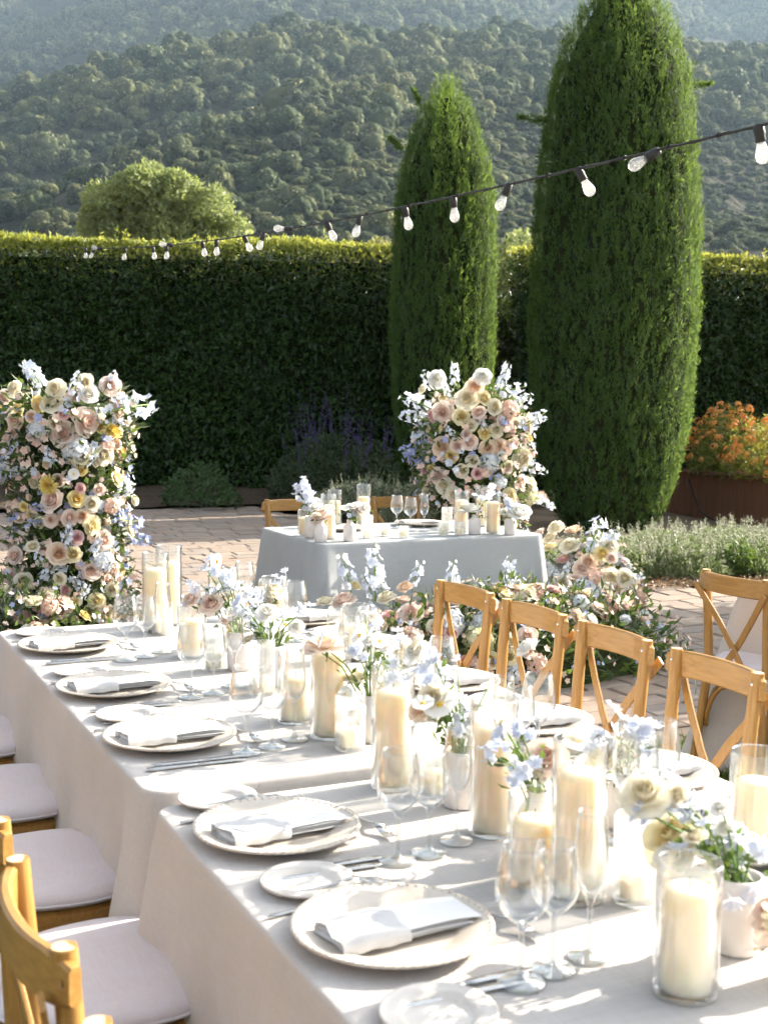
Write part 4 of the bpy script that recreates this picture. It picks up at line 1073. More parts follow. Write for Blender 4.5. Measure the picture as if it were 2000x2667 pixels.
for k, (s, off, R_, H_, nf) in enumerate([(1.2, .5, .85, 1.15, 130), (2.2, .55, .85, 1.05, 140), (3.2, .5, .9, .95, 140), (4.3, .5, .85, .9, 90)]):
    n = nrm(s); n = n / np.linalg.norm(n); q = pl_at(s) + n * off
    labs = ['orange lantana bush nearest the tall cypress in the timber planter', 'fullest orange lantana bush in the middle of the timber planter', 'orange lantana bush above the lit end of the timber planter', 'orange lantana bush at the far right end of the timber planter']
    root = shrub('lantana_bush', q, R_, H_, 5200, .06, LANT, labs[k], 120 + k, 'shrub', group='lantanas in the planter', z0=PHT - .32)
    r = np.random.default_rng(130 + k)
    for j in range(nf):
        a = r.uniform(0, 6.28); qq = math.sqrt(r.uniform(0, 1)); zz = H_ * (1.0 - .72 * qq ** 2) * r.uniform(.66, 1.04)
        qv = Vector((math.cos(a) * qq, math.sin(a) * qq, .7)).normalized()
        obj('flower_head', umb[j % 2], root, (R_ * 1.03 * qq * math.cos(a), R_ * 1.03 * qq * math.sin(a), zz), qv.to_track_quat('Z', 'Y').to_euler(), r.uniform(.085, .13))
    if k == 1:
        for j in range(7):
            obj('pink_flower_head', umbp, root, (-n[0] * (off - .02) + r.uniform(-.25, .25) * n[1], -n[1] * (off - .02) - r.uniform(-.25, .25) * n[0], .10 + r.uniform(0, .12)), None, r.uniform(.06, .085))

# ------------------------------------------------------------------ string of bulbs
WA = Vector((2.889, 3.218, 2.472)); WB = Vector((3.472, 16.078, 3.297))
def wire(t):
    p = WA.lerp(WB, t); p.z -= .135 * 4 * t * (1 - t)
    return p
festoon = empty('string_light', WA)
tag(festoon, 'black festoon cable strung from upper right to the hedge at left', 'cable')
pts = [wire(t) - WA for t in np.linspace(-.06, 1.04, 90)]
MB().tube(pts, .0048, 6).build('cable', rubber, festoon)
tw = []
for i, t in enumerate(np.linspace(-.06, 1.04, 520)):
    p = wire(t) - WA
    tw.append((p.x + .0045 * math.cos(i * .55), p.y, p.z + .0045 * math.sin(i * .55)))
MB().tube(tw, .0026, 5).build('cable_twist', rubber, festoon)
tie = MB().tube([(-.009, 0, -.004), (-.004, 0, .009), (.006, 0, .009), (.009, 0, -.002), (0, 0, -.009), (-.009, 0, -.004)], .0025, 5).mesh('cable_tie', rubber)
for t in np.linspace(0, .55, 26):
    obj('cable_tie', tie, festoon, wire(t) - WA, (0, 0, random.uniform(-.3, .3)))
sock = MB().lathe([(.001, .012), (.012, .011), (.0165, .004), (.0175, -.012), (.0185, -.02), (.0165, -.024), (.017, -.045), (.015, -.047), (.001, -.048)], 16).mesh('socket', rubber)
bulbm = MB().lathe([(.0125, -.044), (.0135, -.052), (.018, -.066), (.0225, -.082), (.0235, -.092), (.021, -.103), (.014, -.112), (.006, -.1155), (.0005, -.116)], 18).mesh('bulb', bulb_glass)
filam = MB().tube([(-.004, 0, -.05), (-.007, 0, -.085), (0, 0, -.094), (.007, 0, -.085), (.004, 0, -.05)], .0011, 4).mesh('filament', metal)
dirs = [0, .5, 1.9, 0.1, -.2, 0, 1.9, -.25, 0, -.5, .35, 1.8, -.5, .25, -.25, -.1, .45, -.6, 1.15, -.2]
words = ['first', 'second', 'third', 'fourth', 'fifth', 'sixth', 'seventh', 'eighth', 'ninth', 'tenth', 'eleventh', 'twelfth', 'thirteenth', 'fourteenth', 'fifteenth', 'sixteenth', 'seventeenth', 'eighteenth', 'nineteenth', 'twentieth']
view_r = Vector((math.cos(YAW), -math.sin(YAW), 0))
for i, t in enumerate(WT):
    b = empty('light_bulb', wire(t) + Vector((0, 0, -.006)))
    axis = Vector((math.sin(YAW), math.cos(YAW), 0))
    b.rotation_euler = Matrix.Rotation(dirs[i] * .9, 4, axis).to_euler()
    obj('socket', sock, b); g_ = obj('bulb', bulbm, b); obj('filament', filam, g_)
    tag(b, f'unlit frosted bulb in black socket, {words[i]} from the left along the festoon cable', 'light bulb', 'bulbs on the festoon cable')
# ================================================================== TABLES
TH = .76
def tablecloth(name, x0, x1, y0, y1, label, seed, h=TH, cr=.045, flare=.07, wave=.06, corner=.17, group=None, folds=1.0, ylim=(-9, 9), mat=None):
    r = np.random.default_rng(seed)
    cx, cy = (x0 + x1) / 2, (y0 + y1) / 2
    hx, hy = (x1 - x0) / 2, (y1 - y0) / 2
    pts = []; nr = []; cor = []
    def edge(a, b, n):
        for i in range(n):
            f = i / n; pts.append((a[0] + (b[0] - a[0]) * f, a[1] + (b[1] - a[1]) * f))
    # rounded rectangle counter clockwise
    loop = []
    for (sx, sy, a0) in ((1, -1, -90), (1, 1, 0), (-1, 1, 90), (-1, -1, 180)):
        for k in range(9):
            a = rad(a0 + 90 * k / 8)
            loop.append(((hx - cr) * sx + cr * math.cos(a), (hy - cr) * sy + cr * math.sin(a), math.cos(a), math.sin(a), 1.0))
    full = []
    for i in range(len(loop)):
        p, q = loop[i], loop[(i + 1) % len(loop)]
        d = math.hypot(q[0] - p[0], q[1] - p[1])
        n = max(1, int(d / .018)) if d > .05 else 1
        for k in range(n):
            f = k / n
            c = 1.0 if n == 1 else max(0, 1 - min(f, 1 - f) * d / .14)
            full.append((p[0] + (q[0] - p[0]) * f, p[1] + (q[1] - p[1]) * f, p[2] + (q[2] - p[2]) * f if n > 1 else p[2], p[3] + (q[3] - p[3]) * f if n > 1 else p[3], c))
    A = np.array(full); n = len(A)
    s = np.concatenate([[0], np.cumsum(np.linalg.norm(np.diff(A[:, :2], axis=0), axis=1))])
    ph = r.uniform(0, 6.28, 6)
    w = (.55 * np.sin(s * 9.5 + ph[0] + 1.3 * np.sin(s * 2.1 + ph[1])) + .35 * np.sin(s * 17 + ph[2] + np.sin(s * 4 + ph[3])) + .25 * np.sin(s * 4.3 + ph[4]) + .16 * np.sin(s * 41 + 3 * np.sin(s * 6 + ph[1]))) * folds
    rows = [(-.012, .0), (0, -.0015), (.0035, -.004), (.006, -.010), (.008, -.03)] + [(None, z) for z in np.linspace(-.07, -h + .004, 20)]
    V = []
    for (o, z) in rows:
        if o is None:
            f = (-z) / h
            off = .008 + flare * f ** 1.2 + wave * f ** 1.25 * w + corner * A[:, 4] ** 1.5 * f * (1 + .35 * np.sin(s * 30 + ph[5]))
            V.append(np.column_stack([A[:, 0] + A[:, 2] * off, A[:, 1] + A[:, 3] * off, np.full(n, z)]))
        else:
            V.append(np.column_stack([A[:, 0] + A[:, 2] * o, A[:, 1] + A[:, 3] * o, np.full(n, z)]))
    nr_ = len(rows)
    V = np.concatenate(V)
    V[:, 1] = np.clip(V[:, 1], ylim[0] - cy, ylim[1] - cy)
    i = np.arange(nr_ * n).reshape(nr_, n); j = np.roll(i, -1, 1)
    F = np.stack([i[:-1], i[1:], j[1:], j[:-1]], -1).reshape(-1, 4)
    # top: gently uneven grid inside the loop
    me = np_mesh(name, V + np.array([0, 0, h]), [F], mat or cloth, True)
    import bmesh
    bm = bmesh.new(); bm.from_mesh(me); bm.verts.ensure_lookup_table()
    f = bm.faces.new([bm.verts[k] for k in range(n)]); f.smooth = True
    bmesh.ops.recalc_face_normals(bm, faces=bm.faces[:])
    bm.to_mesh(me); bm.free()
    o = obj(name, me, None, (cx, cy, 0))
    tag(o, label, 'tablecloth', group)
    return o
def trestle(name, x0, x1, y0, y1, label, h=TH):
    t = empty(name, ((x0 + x1) / 2, (y0 + y1) / 2, 0))
    hx, hy = (x1 - x0) / 2, (y1 - y0) / 2
    MB().box((0, 0, h - .025), (2 * hx - .02, 2 * hy - .02, .03), bev=.005).build('tabletop', wood, t, smooth=False)
    for sx in (-1, 1):
        for sy in (-1, 1):
            MB().tube([(sx * (hx - .1), sy * (hy - .1), 0), (sx * (hx - .1), sy * (hy - .1), h - .04)], .022, 8).build('leg', metal, t)
    tag(t, label, 'table', 'tables under cloths')
    return t
TX0, TX1 = .70, 1.90
trestle('dining_table', TX0, TX1, 2.60, 4.56, 'far dining table hidden under a pale linen cloth, ending by the flower column')
tablecloth('tablecloth', TX0, TX1, 2.60, 4.56, 'pale linen cloth over the far half of the long dining table', 1, corner=.15, ylim=(2.553, 9))
trestle('dining_table', TX0 - .01, TX1, .55, 2.50, 'near dining table hidden under a pale linen cloth at the bottom of the picture')
tablecloth('tablecloth', TX0 - .01, TX1, .55, 2.50, 'pale linen cloth over the near half of the long dining table', 2, corner=.06, ylim=(-9, 2.547))
SX0, SX1, SY0, SY1 = 2.72, 4.19, 6.52, 7.42
trestle('sweetheart_table', SX0, SX1, SY0, SY1, 'small sweetheart table hidden under its cloth between the flower columns')
tablecloth('tablecloth', SX0, SX1, SY0, SY1, 'pale grey linen cloth over the small sweetheart table in the middle', 3, corner=.09, flare=.055, wave=.018, folds=.8, mat=cloth_blue)
trestle('dining_table', 3.80, 5.0, .4, 4.36, 'dining table hidden under a cloth at the right edge')
tablecloth('tablecloth', 3.80, 5.0, .4, 4.36, 'shaded pale cloth hanging behind the lone chair at the right edge', 4, corner=.14)

# ================================================================== CHAIRS
def cross_back_chair():
    """faces +y, origin on the ground under the seat centre"""
    t = empty('cross_back_chair')
    zr = .465
    def post(sx):
        P = [(sx * .195, -.245, 0), (sx * .180, -.215, .25), (sx * .166, -.195, .46), (sx * .169, -.205, .66), (sx * .174, -.222, .875)]
        return P
    for sx in (-1, 1):
        MB().tube(post(sx), [.016, .0185, .0195, .0195, .0185], 14).build('back_post', wood, t, auto=50)
        e = MB().lathe([(.0005, .0), (.0165, .0)], 14, c=(sx * .174, -.222, .8757)); e.build('post_end', wood_end, t)
        MB().tube([(sx * .185, .185, 0), (sx * .172, .165, .44)], [.0145, .019], 12).build('front_leg', wood, t, auto=50)
    # bent top rail, wraps outside the posts
    arc = []
    for k in range(15):
        f = -1 + 2 * k / 14
        arc.append((f * .207, -.262 + .048 * abs(f) ** 2.2 , .832))
    hs = [.052 + .026 * min(1, (1 - abs(-1 + 2 * k / 14)) * 5) for k in range(15)]
    rail = MB().ribbon(arc, .020, hs, (0, 0, 1)).build('top_rail', wood_x, t, auto=40)
    # cross slats, flat bentwood bands from rail ends to the opposite post foot
    for sx in (-1, 1):
        P = []
        for k in range(11):
            f = k / 10
            x = sx * .194 * (1 - f / .74)
            y = -.258 + .036 * math.sin(f * math.pi) * .4 + f * .045 + sx * .0055 * (1 if .55 < f < .95 else .4)
            z = .815 - f * .345
            P.append((x, y, z))
        sl = MB().ribbon(P, .030, .009, (0, 1, 0)).build('cross_slat', wood, t, auto=40)
    screw = MB().lathe([(.0005, .002), (.004, .0018), (.0055, 0.0)], 10).mesh('screw', metal)
    for sx in (-1, 1):
        obj('screw', screw, t, (sx * .174, -.2025, .845), (rad(-90), 0, 0))
        obj('screw', screw, t, (sx * .197, -.231, .835), (rad(-90), 0, 0))
    obj('screw', screw, t, (0, -.2125, .56), (rad(-90), 0, 0))
    obj('screw', screw, t, (0, -.234, .56), (rad(90), 0, 0))
    # rounded seat
    def outline(g):
        pts = []
        for k in range(40):
            a = 2 * math.pi * k / 40
            c, s = math.cos(a), math.sin(a)
            q = (abs(c) ** 2.35 + abs(s) ** 2.35) ** (-1 / 2.35)
            w = .222 + .010 * s
            pts.append((q * c * (w + g) * (.96 + .06 * (s + 1) / 2), q * s * (.220 + g)))
        return pts
    def slab(layers):
        V = []; F = []
        for g, z in layers:
            V += [(x, y, z) for x, y in outline(g)]
        for l in range(len(layers) - 1):
            for k in range(40):
                j = (k + 1) % 40
                F.append((l * 40 + k, l * 40 + j, l * 40 + 40 + j, l * 40 + 40 + k))
        F.append(tuple(range(39, -1, -1))); F.append(tuple((len(layers) - 1) * 40 + k for k in range(40)))
        return MB().add(V, F)
    slab([(-.012, .418), (-.002, .424), (0, .44), (-.002, .456), (-.012, .462)]).build('seat', wood_x, t, auto=45)
    slab([(-.03, .4635), (-.004, .470), (.006, .482), (.004, .494), (-.012, .506), (-.05, .513), (-.11, .517), (-.17, .518)]).build('seat_cushion', cushion_m, t)
    MB().tube([(x, y, .4815) for x, y in outline(.0075)] + [(outline(.0075)[0][0], outline(.0075)[0][1], .4815)], .0032, 6, cap=False).build('cushion_piping', cushion_m, t)
    # bentwood braces under the seat
    for (ax, s0, s1) in ((0, -.165, .150), (1, -1, 1)):
        for sgn in (-1, 1):
            P = []
            for k in range(13):
                a = math.pi * k / 12
                if ax == 0:
                    P.append((sgn * .176, -.03 - .165 * math.cos(a), .20 + .205 * math.sin(a)))
                elif sgn == 1 or True:
                    P.append((-.16 * math.cos(a), .172 if sgn > 0 else -.205, .20 + .205 * math.sin(a)))
            MB().tube(P, .0095, 8).build('brace', wood, t)
    bow = MB()
    for sx in (-1, 1):
        for q in (-1, 1):
            P = [(sx * .178 + .002, -.215, .47)]
            for k in range(9):
                a = math.pi * 2 * k / 8
                P.append((sx * (.20 + .018 - .018 * math.cos(a)) , -.225 + q * .012, .455 + q * .004 + .028 * math.sin(a) * (1 if q > 0 else -1)))
            bow.ribbon(P, .006, .002, (0, 1, 0))
        bow.ribbon([(sx * .2, -.225, .465), (sx * .206, -.232, .40), (sx * .203, -.228, .33)], .006, .002, (0, 1, 0))
    bow.build('cushion_tie', napkin_m, t)
    return t
chair0 = cross_back_chair()
used = [False]
def place_chair(x, y, rz, label, group):
    if not used[0]:
        used[0] = True
        c = chair0; c.location = (x, y, 0); c.rotation_euler = (0, 0, rz)
    else:
        c = copy_tree(chair0, (x, y, 0), rz)
    tag(c, label, 'chair', group)
    return c
for y_, lab, dr in ((4.21, 'golden cross back chair nearest the sweetheart table, right side of long table', .05), (3.73, 'second golden cross back chair from the sweetheart table, right side', .02), (3.27, 'third golden cross back chair from the sweetheart table, right side', -.02), (2.79, 'nearest golden cross back chair on the right side of the long table', -.02)):
    place_chair(2.145, y_, rad(90) + dr, lab, 'chairs on the right side of the long table')
for y_, lab, dr in ((4.20, 'farthest left side chair, only a slice of pale cushion showing', 0), (3.58, 'left side chair with pale cushion, third from the bottom left corner', .03), (2.97, 'left side chair with pale cushion beside the gap between the cloths', -.03), (2.38, 'left side chair whose large pale cushion lies at the bottom left', .02), (1.83, 'nearest full left chair back with screw in the rail, bottom left', 0.0), (1.27, 'chair back tip poking up at the very bottom left', .04)):
    place_chair(.555, y_, rad(-90) + dr, lab, 'chairs on the left side of the long table')
place_chair(3.15, 7.79, rad(180), 'left of the two golden chairs behind the sweetheart table', 'chairs behind the sweetheart table')
place_chair(3.93, 7.79, rad(178), 'right of the two golden chairs behind the sweetheart table', 'chairs behind the sweetheart table')
place_chair(3.80, 4.12, rad(-90) + .06, 'lone golden chair seen from behind at the right edge, white cushion bows', 'chair at the right hand table')
# ================================================================== TABLEWARE
def plate_mesh(R, h, beads, mat, name):
    """coupe with raised rim; beads = number of pearls round the rim"""
    prof = [(.0005, .004), (R * .55, .004), (R * .62, .006), (R * .70, .013), (R * .85, h * .8), (R * .96, h), (R, h + .001), (R, h - .003), (R * .96, h - .004), (R * .74, .007), (R * .62, .0), (.0005, 0)]
    seg = beads * 4 if beads else 56
    mb = MB()
    def mod(i, k, sg):
        if beads and i in (5, 6, 7):
            return 1 + .005 * (math.cos(2 * math.pi * k / 4))
        return 1
    mb.lathe(prof, seg, mod=mod)
    if beads:
        for k in range(beads):
            a = 2 * math.pi * k / beads
            mb.lathe([(.0003, .0028), (.0028, .002), (.0038, 0)], 6, c=(R * .965 * math.cos(a), R * .965 * math.sin(a), h - .001))
    return mb.mesh(name, mat)
charger_me = plate_mesh(.160, .023, 64, ceramic, 'charger_plate')
bread_me = plate_mesh(.082, .014, 0, ceramic_w, 'bread_plate')

def napkin_mesh(seed):
    r = np.random.default_rng(seed)
    mb = MB()
    Lx, Ly = .235, .088
    z = .0
    for k in range(3):
        nx, ny = 14, 6
        th = .0048
        V = []; F = []
        ox, oy = r.uniform(-.003, .003), r.uniform(-.003, .003)
        top = []
        for lvl in (0, 1):
            for i in range(nx + 1):
                for j in range(ny + 1):
                    u, v = i / nx, j / ny
                    e = min(u, 1 - u, .04) / .04; e2 = min(v, 1 - v, .08) / .08
                    rr = (1 - (1 - e) ** 2) * (1 - (1 - e2) ** 2)
                    sag = .004 * math.sin(u * 3.1) + .0022 * math.sin(u * 14 + seed + k) * (v - .4) + .0018 * math.sin(v * 7 + u * 5 + seed)
                    zz = z + (th * (.62 + .38 * rr) if lvl else th * (.38 - .38 * rr)) + sag * .35
                    V.append(((u - .5) * Lx + ox + .004 * math.sin(v * 4 + seed), (v - .5) * Ly * (1 + .05 * math.sin(u * 6 + seed)) + oy, zz))
        m = (nx + 1) * (ny + 1)
        for i in range(nx):
            for j in range(ny):
                a = i * (ny + 1) + j
                F.append((a, a + 1, a + ny + 2, a + ny + 1)); F.append((m + a, m + a + ny + 1, m + a + ny + 2, m + a + 1))
        for i in range(nx):
            a = i * (ny + 1); F.append((a, a + ny + 1, m + a + ny + 1, m + a)); b = a + ny; F.append((b, m + b, m + b + ny + 1, b + ny + 1))
        for j in range(ny):
            F.append((j, m + j, m + j + 1, j + 1)); a = nx * (ny + 1) + j; F.append((a, a + 1, m + a + 1, m + a))
        mb.add(V, F)
        z += th * .95
    # band folded round the left half, holds the card
    V = []; F = []
    n = 10
    prof = [(-Ly / 2 - .005, .0), (-Ly / 2 - .007, .010), (-Ly / 2 - .002, .0195), (-.02, .0215), (.02, .0212), (Ly / 2 + .003, .019), (Ly / 2 + .007, .010), (Ly / 2 + .005, .0)]
    for i in range(n + 1):
        x = -.1185 + .118 * i / n
        for (y, zz) in prof:
            V.append((x + .006 * math.sin(y * 60 + seed), y + .001 * math.sin(i * 1.7 + seed), zz + .0012 * math.sin(i * 1.3 + y * 90 + seed) + .003 * math.sin(3.14 * i / n) * (zz > .015)))
    w = len(prof)
    for i in range(n):
        for j in range(w - 1):
            F.append((i * w + j, i * w + j + 1, (i + 1) * w + j + 1, (i + 1) * w + j))
    mb.add(V, F)
    return mb.mesh('napkin', napkin_m)
def card_mesh(seed):
    V = []; F = []
    n = 12
    for i in range(n + 1):
        u = i / n
        for y in (-.037, .037):
            V.append((-.055 + .172 * u, y * 1.2, .0200 + .004 * math.sin(u * 2.6 + .2) - .012 * max(0, u - .75)))
    for i in range(n):
        F.append((2 * i, 2 * i + 2, 2 * i + 3, 2 * i + 1))
    V += [(x, y, z - .0006) for x, y, z in V]
    o = 2 * (n + 1)
    for i in range(n):
        F.append((o + 2 * i, o + 2 * i + 1, o + 2 * i + 3, o + 2 * i + 2))
        F.append((2 * i, o + 2 * i, o + 2 * i + 2, 2 * i + 2)); F.append((2 * i + 1, 2 * i + 3, o + 2 * i + 3, o + 2 * i + 1))
    F.append((0, 1, o + 1, o)); F.append((2 * n, o + 2 * n, o + 2 * n + 1, 2 * n + 1))
    return MB().add(V, F).mesh('menu_card', paper, smooth=False)
napkins = [napkin_mesh(s) for s in range(4)]
card_me = card_mesh(0)
def knife_mesh():
    mb = MB()
    P = [(x, 0, .0035) for x in (-.115, -.112, -.09, -.05, -.005, 0)]
    mb.ribbon(P, [.008, .012, .013, .011, .009, .008], [.004, .006, .0065, .006, .005, .004], (0, 0, 1))
    P = [(x, y, .004) for x, y in ((0, 0), (.02, .001), (.06, .0015), (.09, .001), (.108, -.001), (.116, -.003))]
    mb.ribbon(P, [.008, .014, .017, .017, .012, .002], [.003, .0022, .0018, .0018, .0016, .0012], (0, 0, 1))
    return mb.mesh('knife', metal)
def fork_mesh():
    mb = MB()
    P = [(-.10, 0, .004), (-.09, 0, .004), (-.04, 0, .0045), (0, 0, .008), (.03, 0, .014), (.045, 0, .013)]
    mb.ribbon(P, [.007, .011, .008, .005, .006, .018], [.003, .003, .0028, .003, .003, .0025], (0, 0, 1))
    P = [(.043, 0, .0132), (.058, 0, .0085), (.066, 0, .0068)]
    mb.ribbon(P, [.019, .023, .022], [.0022, .002, .002], (0, 0, 1))
    for k in range(4):
        y = -.0088 + k * .00585
        mb.ribbon([(.064, y, .007), (.082, y, .0055), (.098, y * .96, .009)], [.0036, .0032, .0016], .0018, (0, 0, 1))
    return mb.mesh('fork', metal)
def spoon_mesh():
    mb = MB()
    P = [(-.10, 0, .004), (-.09, 0, .004), (-.03, 0, .005), (.02, 0, .011), (.05, 0, .009)]
    mb.ribbon(P, [.007, .011, .007, .005, .007], .0028, (0, 0, 1))
    V = [(.073, 0, .0015)]; F = []
    for r_, zz in ((.35, .0022), (.7, .005), (1, .010)):
        for k in range(16):
            a = 2 * math.pi * k / 16
            V.append((.073 + .026 * r_ * math.cos(a), .0175 * r_ * math.sin(a), zz))
    for k in range(16):
        j = (k + 1) % 16
        F.append((0, 1 + k, 1 + j))
        for l in range(2):
            F.append((1 + l * 16 + k, 17 + l * 16 + k, 17 + l * 16 + j, 1 + l * 16 + j))
    mb.add(V, F)
    return mb.mesh('spoon', metal)
knife_me, fork_me, spoon_me = knife_mesh(), fork_mesh(), spoon_mesh()
def stem_glass(R, Rr, hb, hs, foot, name, zmax=.45):
    """bowl of widest radius R, rim Rr, bowl height hb on stem hs"""
    pr = [(.0005, .0035), (foot * .4, .003), (foot * .93, .0016), (foot, .0022), (foot * .95, .0042), (foot * .4, .0068), (.0065, .012), (.0038, .022), (.0034, hs * .6), (.0042, hs * .9), (.008, hs + .001)]
    for k in range(1, 15):
        f = k / 14
        if f < zmax:
            q = math.sin(f / zmax * math.pi / 2) ** .75 * R
        else:
            g = (f - zmax) / (1 - zmax)
            q = R + (Rr - R) * (g * g * (1.6 - .6 * g))
        pr.append((max(q, .008), hs + hb * f ** 1.12))
    outer = pr
    top = pr[-1]
    inner = [(top[0] - .0004, top[1] + .0008)] + [(max(r_ - .0014, .0006), z_ + .0006) for r_, z_ in reversed(pr[12:])] + [(.0006, hs + .0075)]
    me = MB().lathe(outer + inner, 28).mesh(name, glass)
    me.materials.append(glass_stem)
    for p_ in me.polygons:
        if p_.center.z < hs * .98:
            p_.material_index = 1
    return me
wine_me = stem_glass(.0405, .031, .118, .088, .036, 'wine_glass')
white_me = stem_glass(.0365, .028, .108, .085, .034, 'white_wine_glass')
flute_me = stem_glass(.027, .0215, .135, .092, .032, 'champagne_flute', .42)
def cyl_glass(R, H, name, mat=None, ribs=0, wall=.003):
    seg = 44 if not ribs else ribs * 4
    pr = [(.0005, 0), (R * .93, 0), (R * .985, .002), (R, .006), (R, .02), (R, H * .5), (R, H - .003), (R - wall * .4, H), (R - wall * .8, H - .001), (R - wall, H - .004), (R - wall, H * .5), (R - wall, .014), (R * .85, .008), (.0005, .007)]
    mod = (lambda i, k, sg: 1 + (.022 * math.cos(2 * math.pi * k / 4) if 3 <= i <= 6 else 0)) if ribs else None
    return MB().lathe(pr, seg, mod=mod).mesh(name, mat or glass)
def candle(x, y, z, R, H, label, group, rim=.05, Rg=None, mat=None, ribs=0, holder_label=None, cat='candle holder'):
    """a pillar candle standing in its own glass"""
    Rg = Rg or R * 1.24
    g = obj('candle_glass', cyl_glass(Rg, H + rim, 'candle_glass', mat, ribs), None, (x, y, z), (0, 0, random.uniform(0, 6)))
    tag(g, holder_label, cat, group)
    c = empty('pillar_candle', (x, y, z + .0085))
    dome = [(.0005, 0), (R * .97, 0), (R, .004)] + [(R * (1 + .004 * math.sin(k * 2.1)), .004 + (H - .02) * k / 7) for k in range(1, 8)] + [(R * .985, H - .009), (R * .9, H - .004), (R * .6, H), (R * .25, H - .0015), (.0005, H - .002)]
    MB().lathe(dome, 30).build('wax', wax, c)
    MB().tube([(0, 0, H - .003), (.0008, 0, H + .006), (.002, .001, H + .013)], .0011, 5).build('wick', wick_m, c)
    tag(c, label, 'candle', group)
def vase_mesh(kind):
    if kind == 'bottle':
        pr = [(.0005, 0), (.030, 0), (.034, .004), (.035, .03), (.0345, .065), (.031, .082), (.022, .094), (.0165, .100), (.0165, .110), (.018, .113), (.015, .112), (.0135, .10), (.0005, .095)]
    else:
        pr = [(.0005, 0), (.033, 0), (.037, .004), (.039, .05), (.039, .11), (.037, .118), (.034, .118), (.034, .11), (.034, .03), (.0005, .028)]
    return MB().lathe(pr, 28).mesh('bud_vase', stoneware)
vase_b, vase_c = vase_mesh('bottle'), vase_mesh('cup')

# ------------------------------------------------------------------ place settings
def put(name, me, x, y, z, rz, label, cat, group):
    return tag(obj(name, me, None, (x, y, z), (0, 0, rz)), label, cat, group)
left = [(.86, 4.157, 'farthest left'), (.855, 3.526, 'fourth left'), (.853, 2.961, 'third left'), (.857, 2.244, 'second left'), (.86, 1.744, 'nearest left')]
gl = [[(.986, 3.905), (1.056, 3.937), (1.127, 3.986)], [(1.032, 3.365), (1.10, 3.384), (1.185, 3.45)], [(.99, 2.795), (1.062, 2.815), (1.135, 2.855)], [(1.009, 2.029), (1.079, 2.039), (1.156, 2.075)], [(.959, 1.523), (1.025, 1.54), (1.099, 1.555)]]
bp = [(.819, 4.424), (.818, 3.768), (.816, 3.216), (.815, 2.476), (.815, 1.984)]
T0 = TH + .0012
rr = random.Random(5)
for k, (x, y, w) in enumerate(left):
    of = f'at the {w} place setting from the camera' if k < 4 and k > 0 else f'at the {w} place setting'
    G = 'left side place settings'
    a = rr.uniform(-.05, .05)
    a += rr.uniform(-.06, .06)
    put('charger_plate', charger_me, x, y, T0, rr.uniform(0, 6), f'cream beaded charger plate {of}', 'plate', G)
    put('napkin', napkins[k % 4], x + .004, y - .005, T0 + .012, a + rad(6), f'folded white napkin on the charger {of}', 'napkin', G)
    put('menu_card', card_me, x + .02, y - .004, T0 + .006, a + rad(6), f'white menu card tucked in the napkin {of}', 'card', G)
    put('bread_plate', bread_me, *bp[k], T0, rr.uniform(0, 6), f'small white bread plate {of}', 'plate', G)
    put('knife', knife_me, x + .02, y - .195, T0, rr.uniform(-.03, .03), f'steel knife nearer the charger {of}', 'knife', G)
    put('knife', knife_me, x + .0, y - .222, T0, rr.uniform(-.03, .03), f'steel knife farther from the charger {of}', 'knife', G)
    put('fork', fork_me, x + .025, y + .185, T0, rr.uniform(-.05, .05), f'steel fork beside the charger {of}', 'fork', G)
    put('fork', fork_me, x - .01, y + .212, T0, rr.uniform(-.05, .05), f'steel fork next to the bread plate {of}', 'fork', G)
    put('fork', fork_me, x + .185, y - .02, T0, rad(-82) + rr.uniform(-.1, .1), f'dessert fork laid above the charger {of}', 'fork', G)
    put('butter_knife', knife_me, bp[k][0] - .03, bp[k][1] - .09, T0, rad(8), f'small butter knife by the bread plate {of}', 'knife', G).scale = (.7, .7, .8)
    for (gx, gy), me_, nm, cat in zip(gl[k], (wine_me, white_me, flute_me), ('large wine glass', 'smaller wine glass', 'champagne flute'), ('wine glass', 'wine glass', 'flute')):
        put(nm.replace(' ', '_').replace('large_', '').replace('smaller_', ''), me_, gx, gy, T0, rr.uniform(0, 6), f'empty {nm} {of}', cat, 'glasses at the left settings')
put('bread_plate', bread_me, .80, 1.476, T0, 0, 'bread plate cut off by the bottom edge of the picture', 'plate', 'left side place settings')
right = [(1.745, 4.32, 'farthest right'), (1.745, 3.80, 'fifth right'), (1.745, 3.22, 'fourth right'), (1.74, 2.745, 'third right'), (1.74, 2.27, 'second right'), (1.74, 1.82, 'nearest right')]
for k, (x, y, w) in enumerate(right):
    of = f'at the {w} place setting from the camera' if 0 < k < 5 else f'at the {w} place setting'
    G = 'right side place settings'
    put('charger_plate', charger_me, x, y, T0, rr.uniform(0, 6), f'cream beaded charger plate {of}', 'plate', G)
    a = rr.uniform(-.05, .05) + rad(180)
    put('napkin', napkins[(k + 1) % 4], x, y, T0 + .012, a, f'folded white napkin on the charger {of}', 'napkin', G)
    put('menu_card', card_me, x - .015, y, T0 + .006, a, f'white menu card tucked in the napkin {of}', 'card', G)
    put('bread_plate', bread_me, x + .03, y - .245, T0, 0, f'small white bread plate {of}', 'plate', G)
    put('knife', knife_me, x, y + .195, T0, rad(180), f'steel knife {of}', 'knife', G)
    put('fork', fork_me, x, y - .19, T0, rad(180), f'steel fork {of}', 'fork', G)
    put('wine_glass', wine_me, x - .155, y + .20, T0, 0, f'empty large wine glass {of}', 'wine glass', 'glasses at the right settings')
    put('wine_glass', white_me, x - .225, y + .17, T0, 0, f'empty smaller wine glass {of}', 'wine glass', 'glasses at the right settings')
    put('champagne_flute', flute_me, x - .29, y + .13, T0, 0, f'empty champagne flute {of}', 'flute', 'glasses at the right settings')

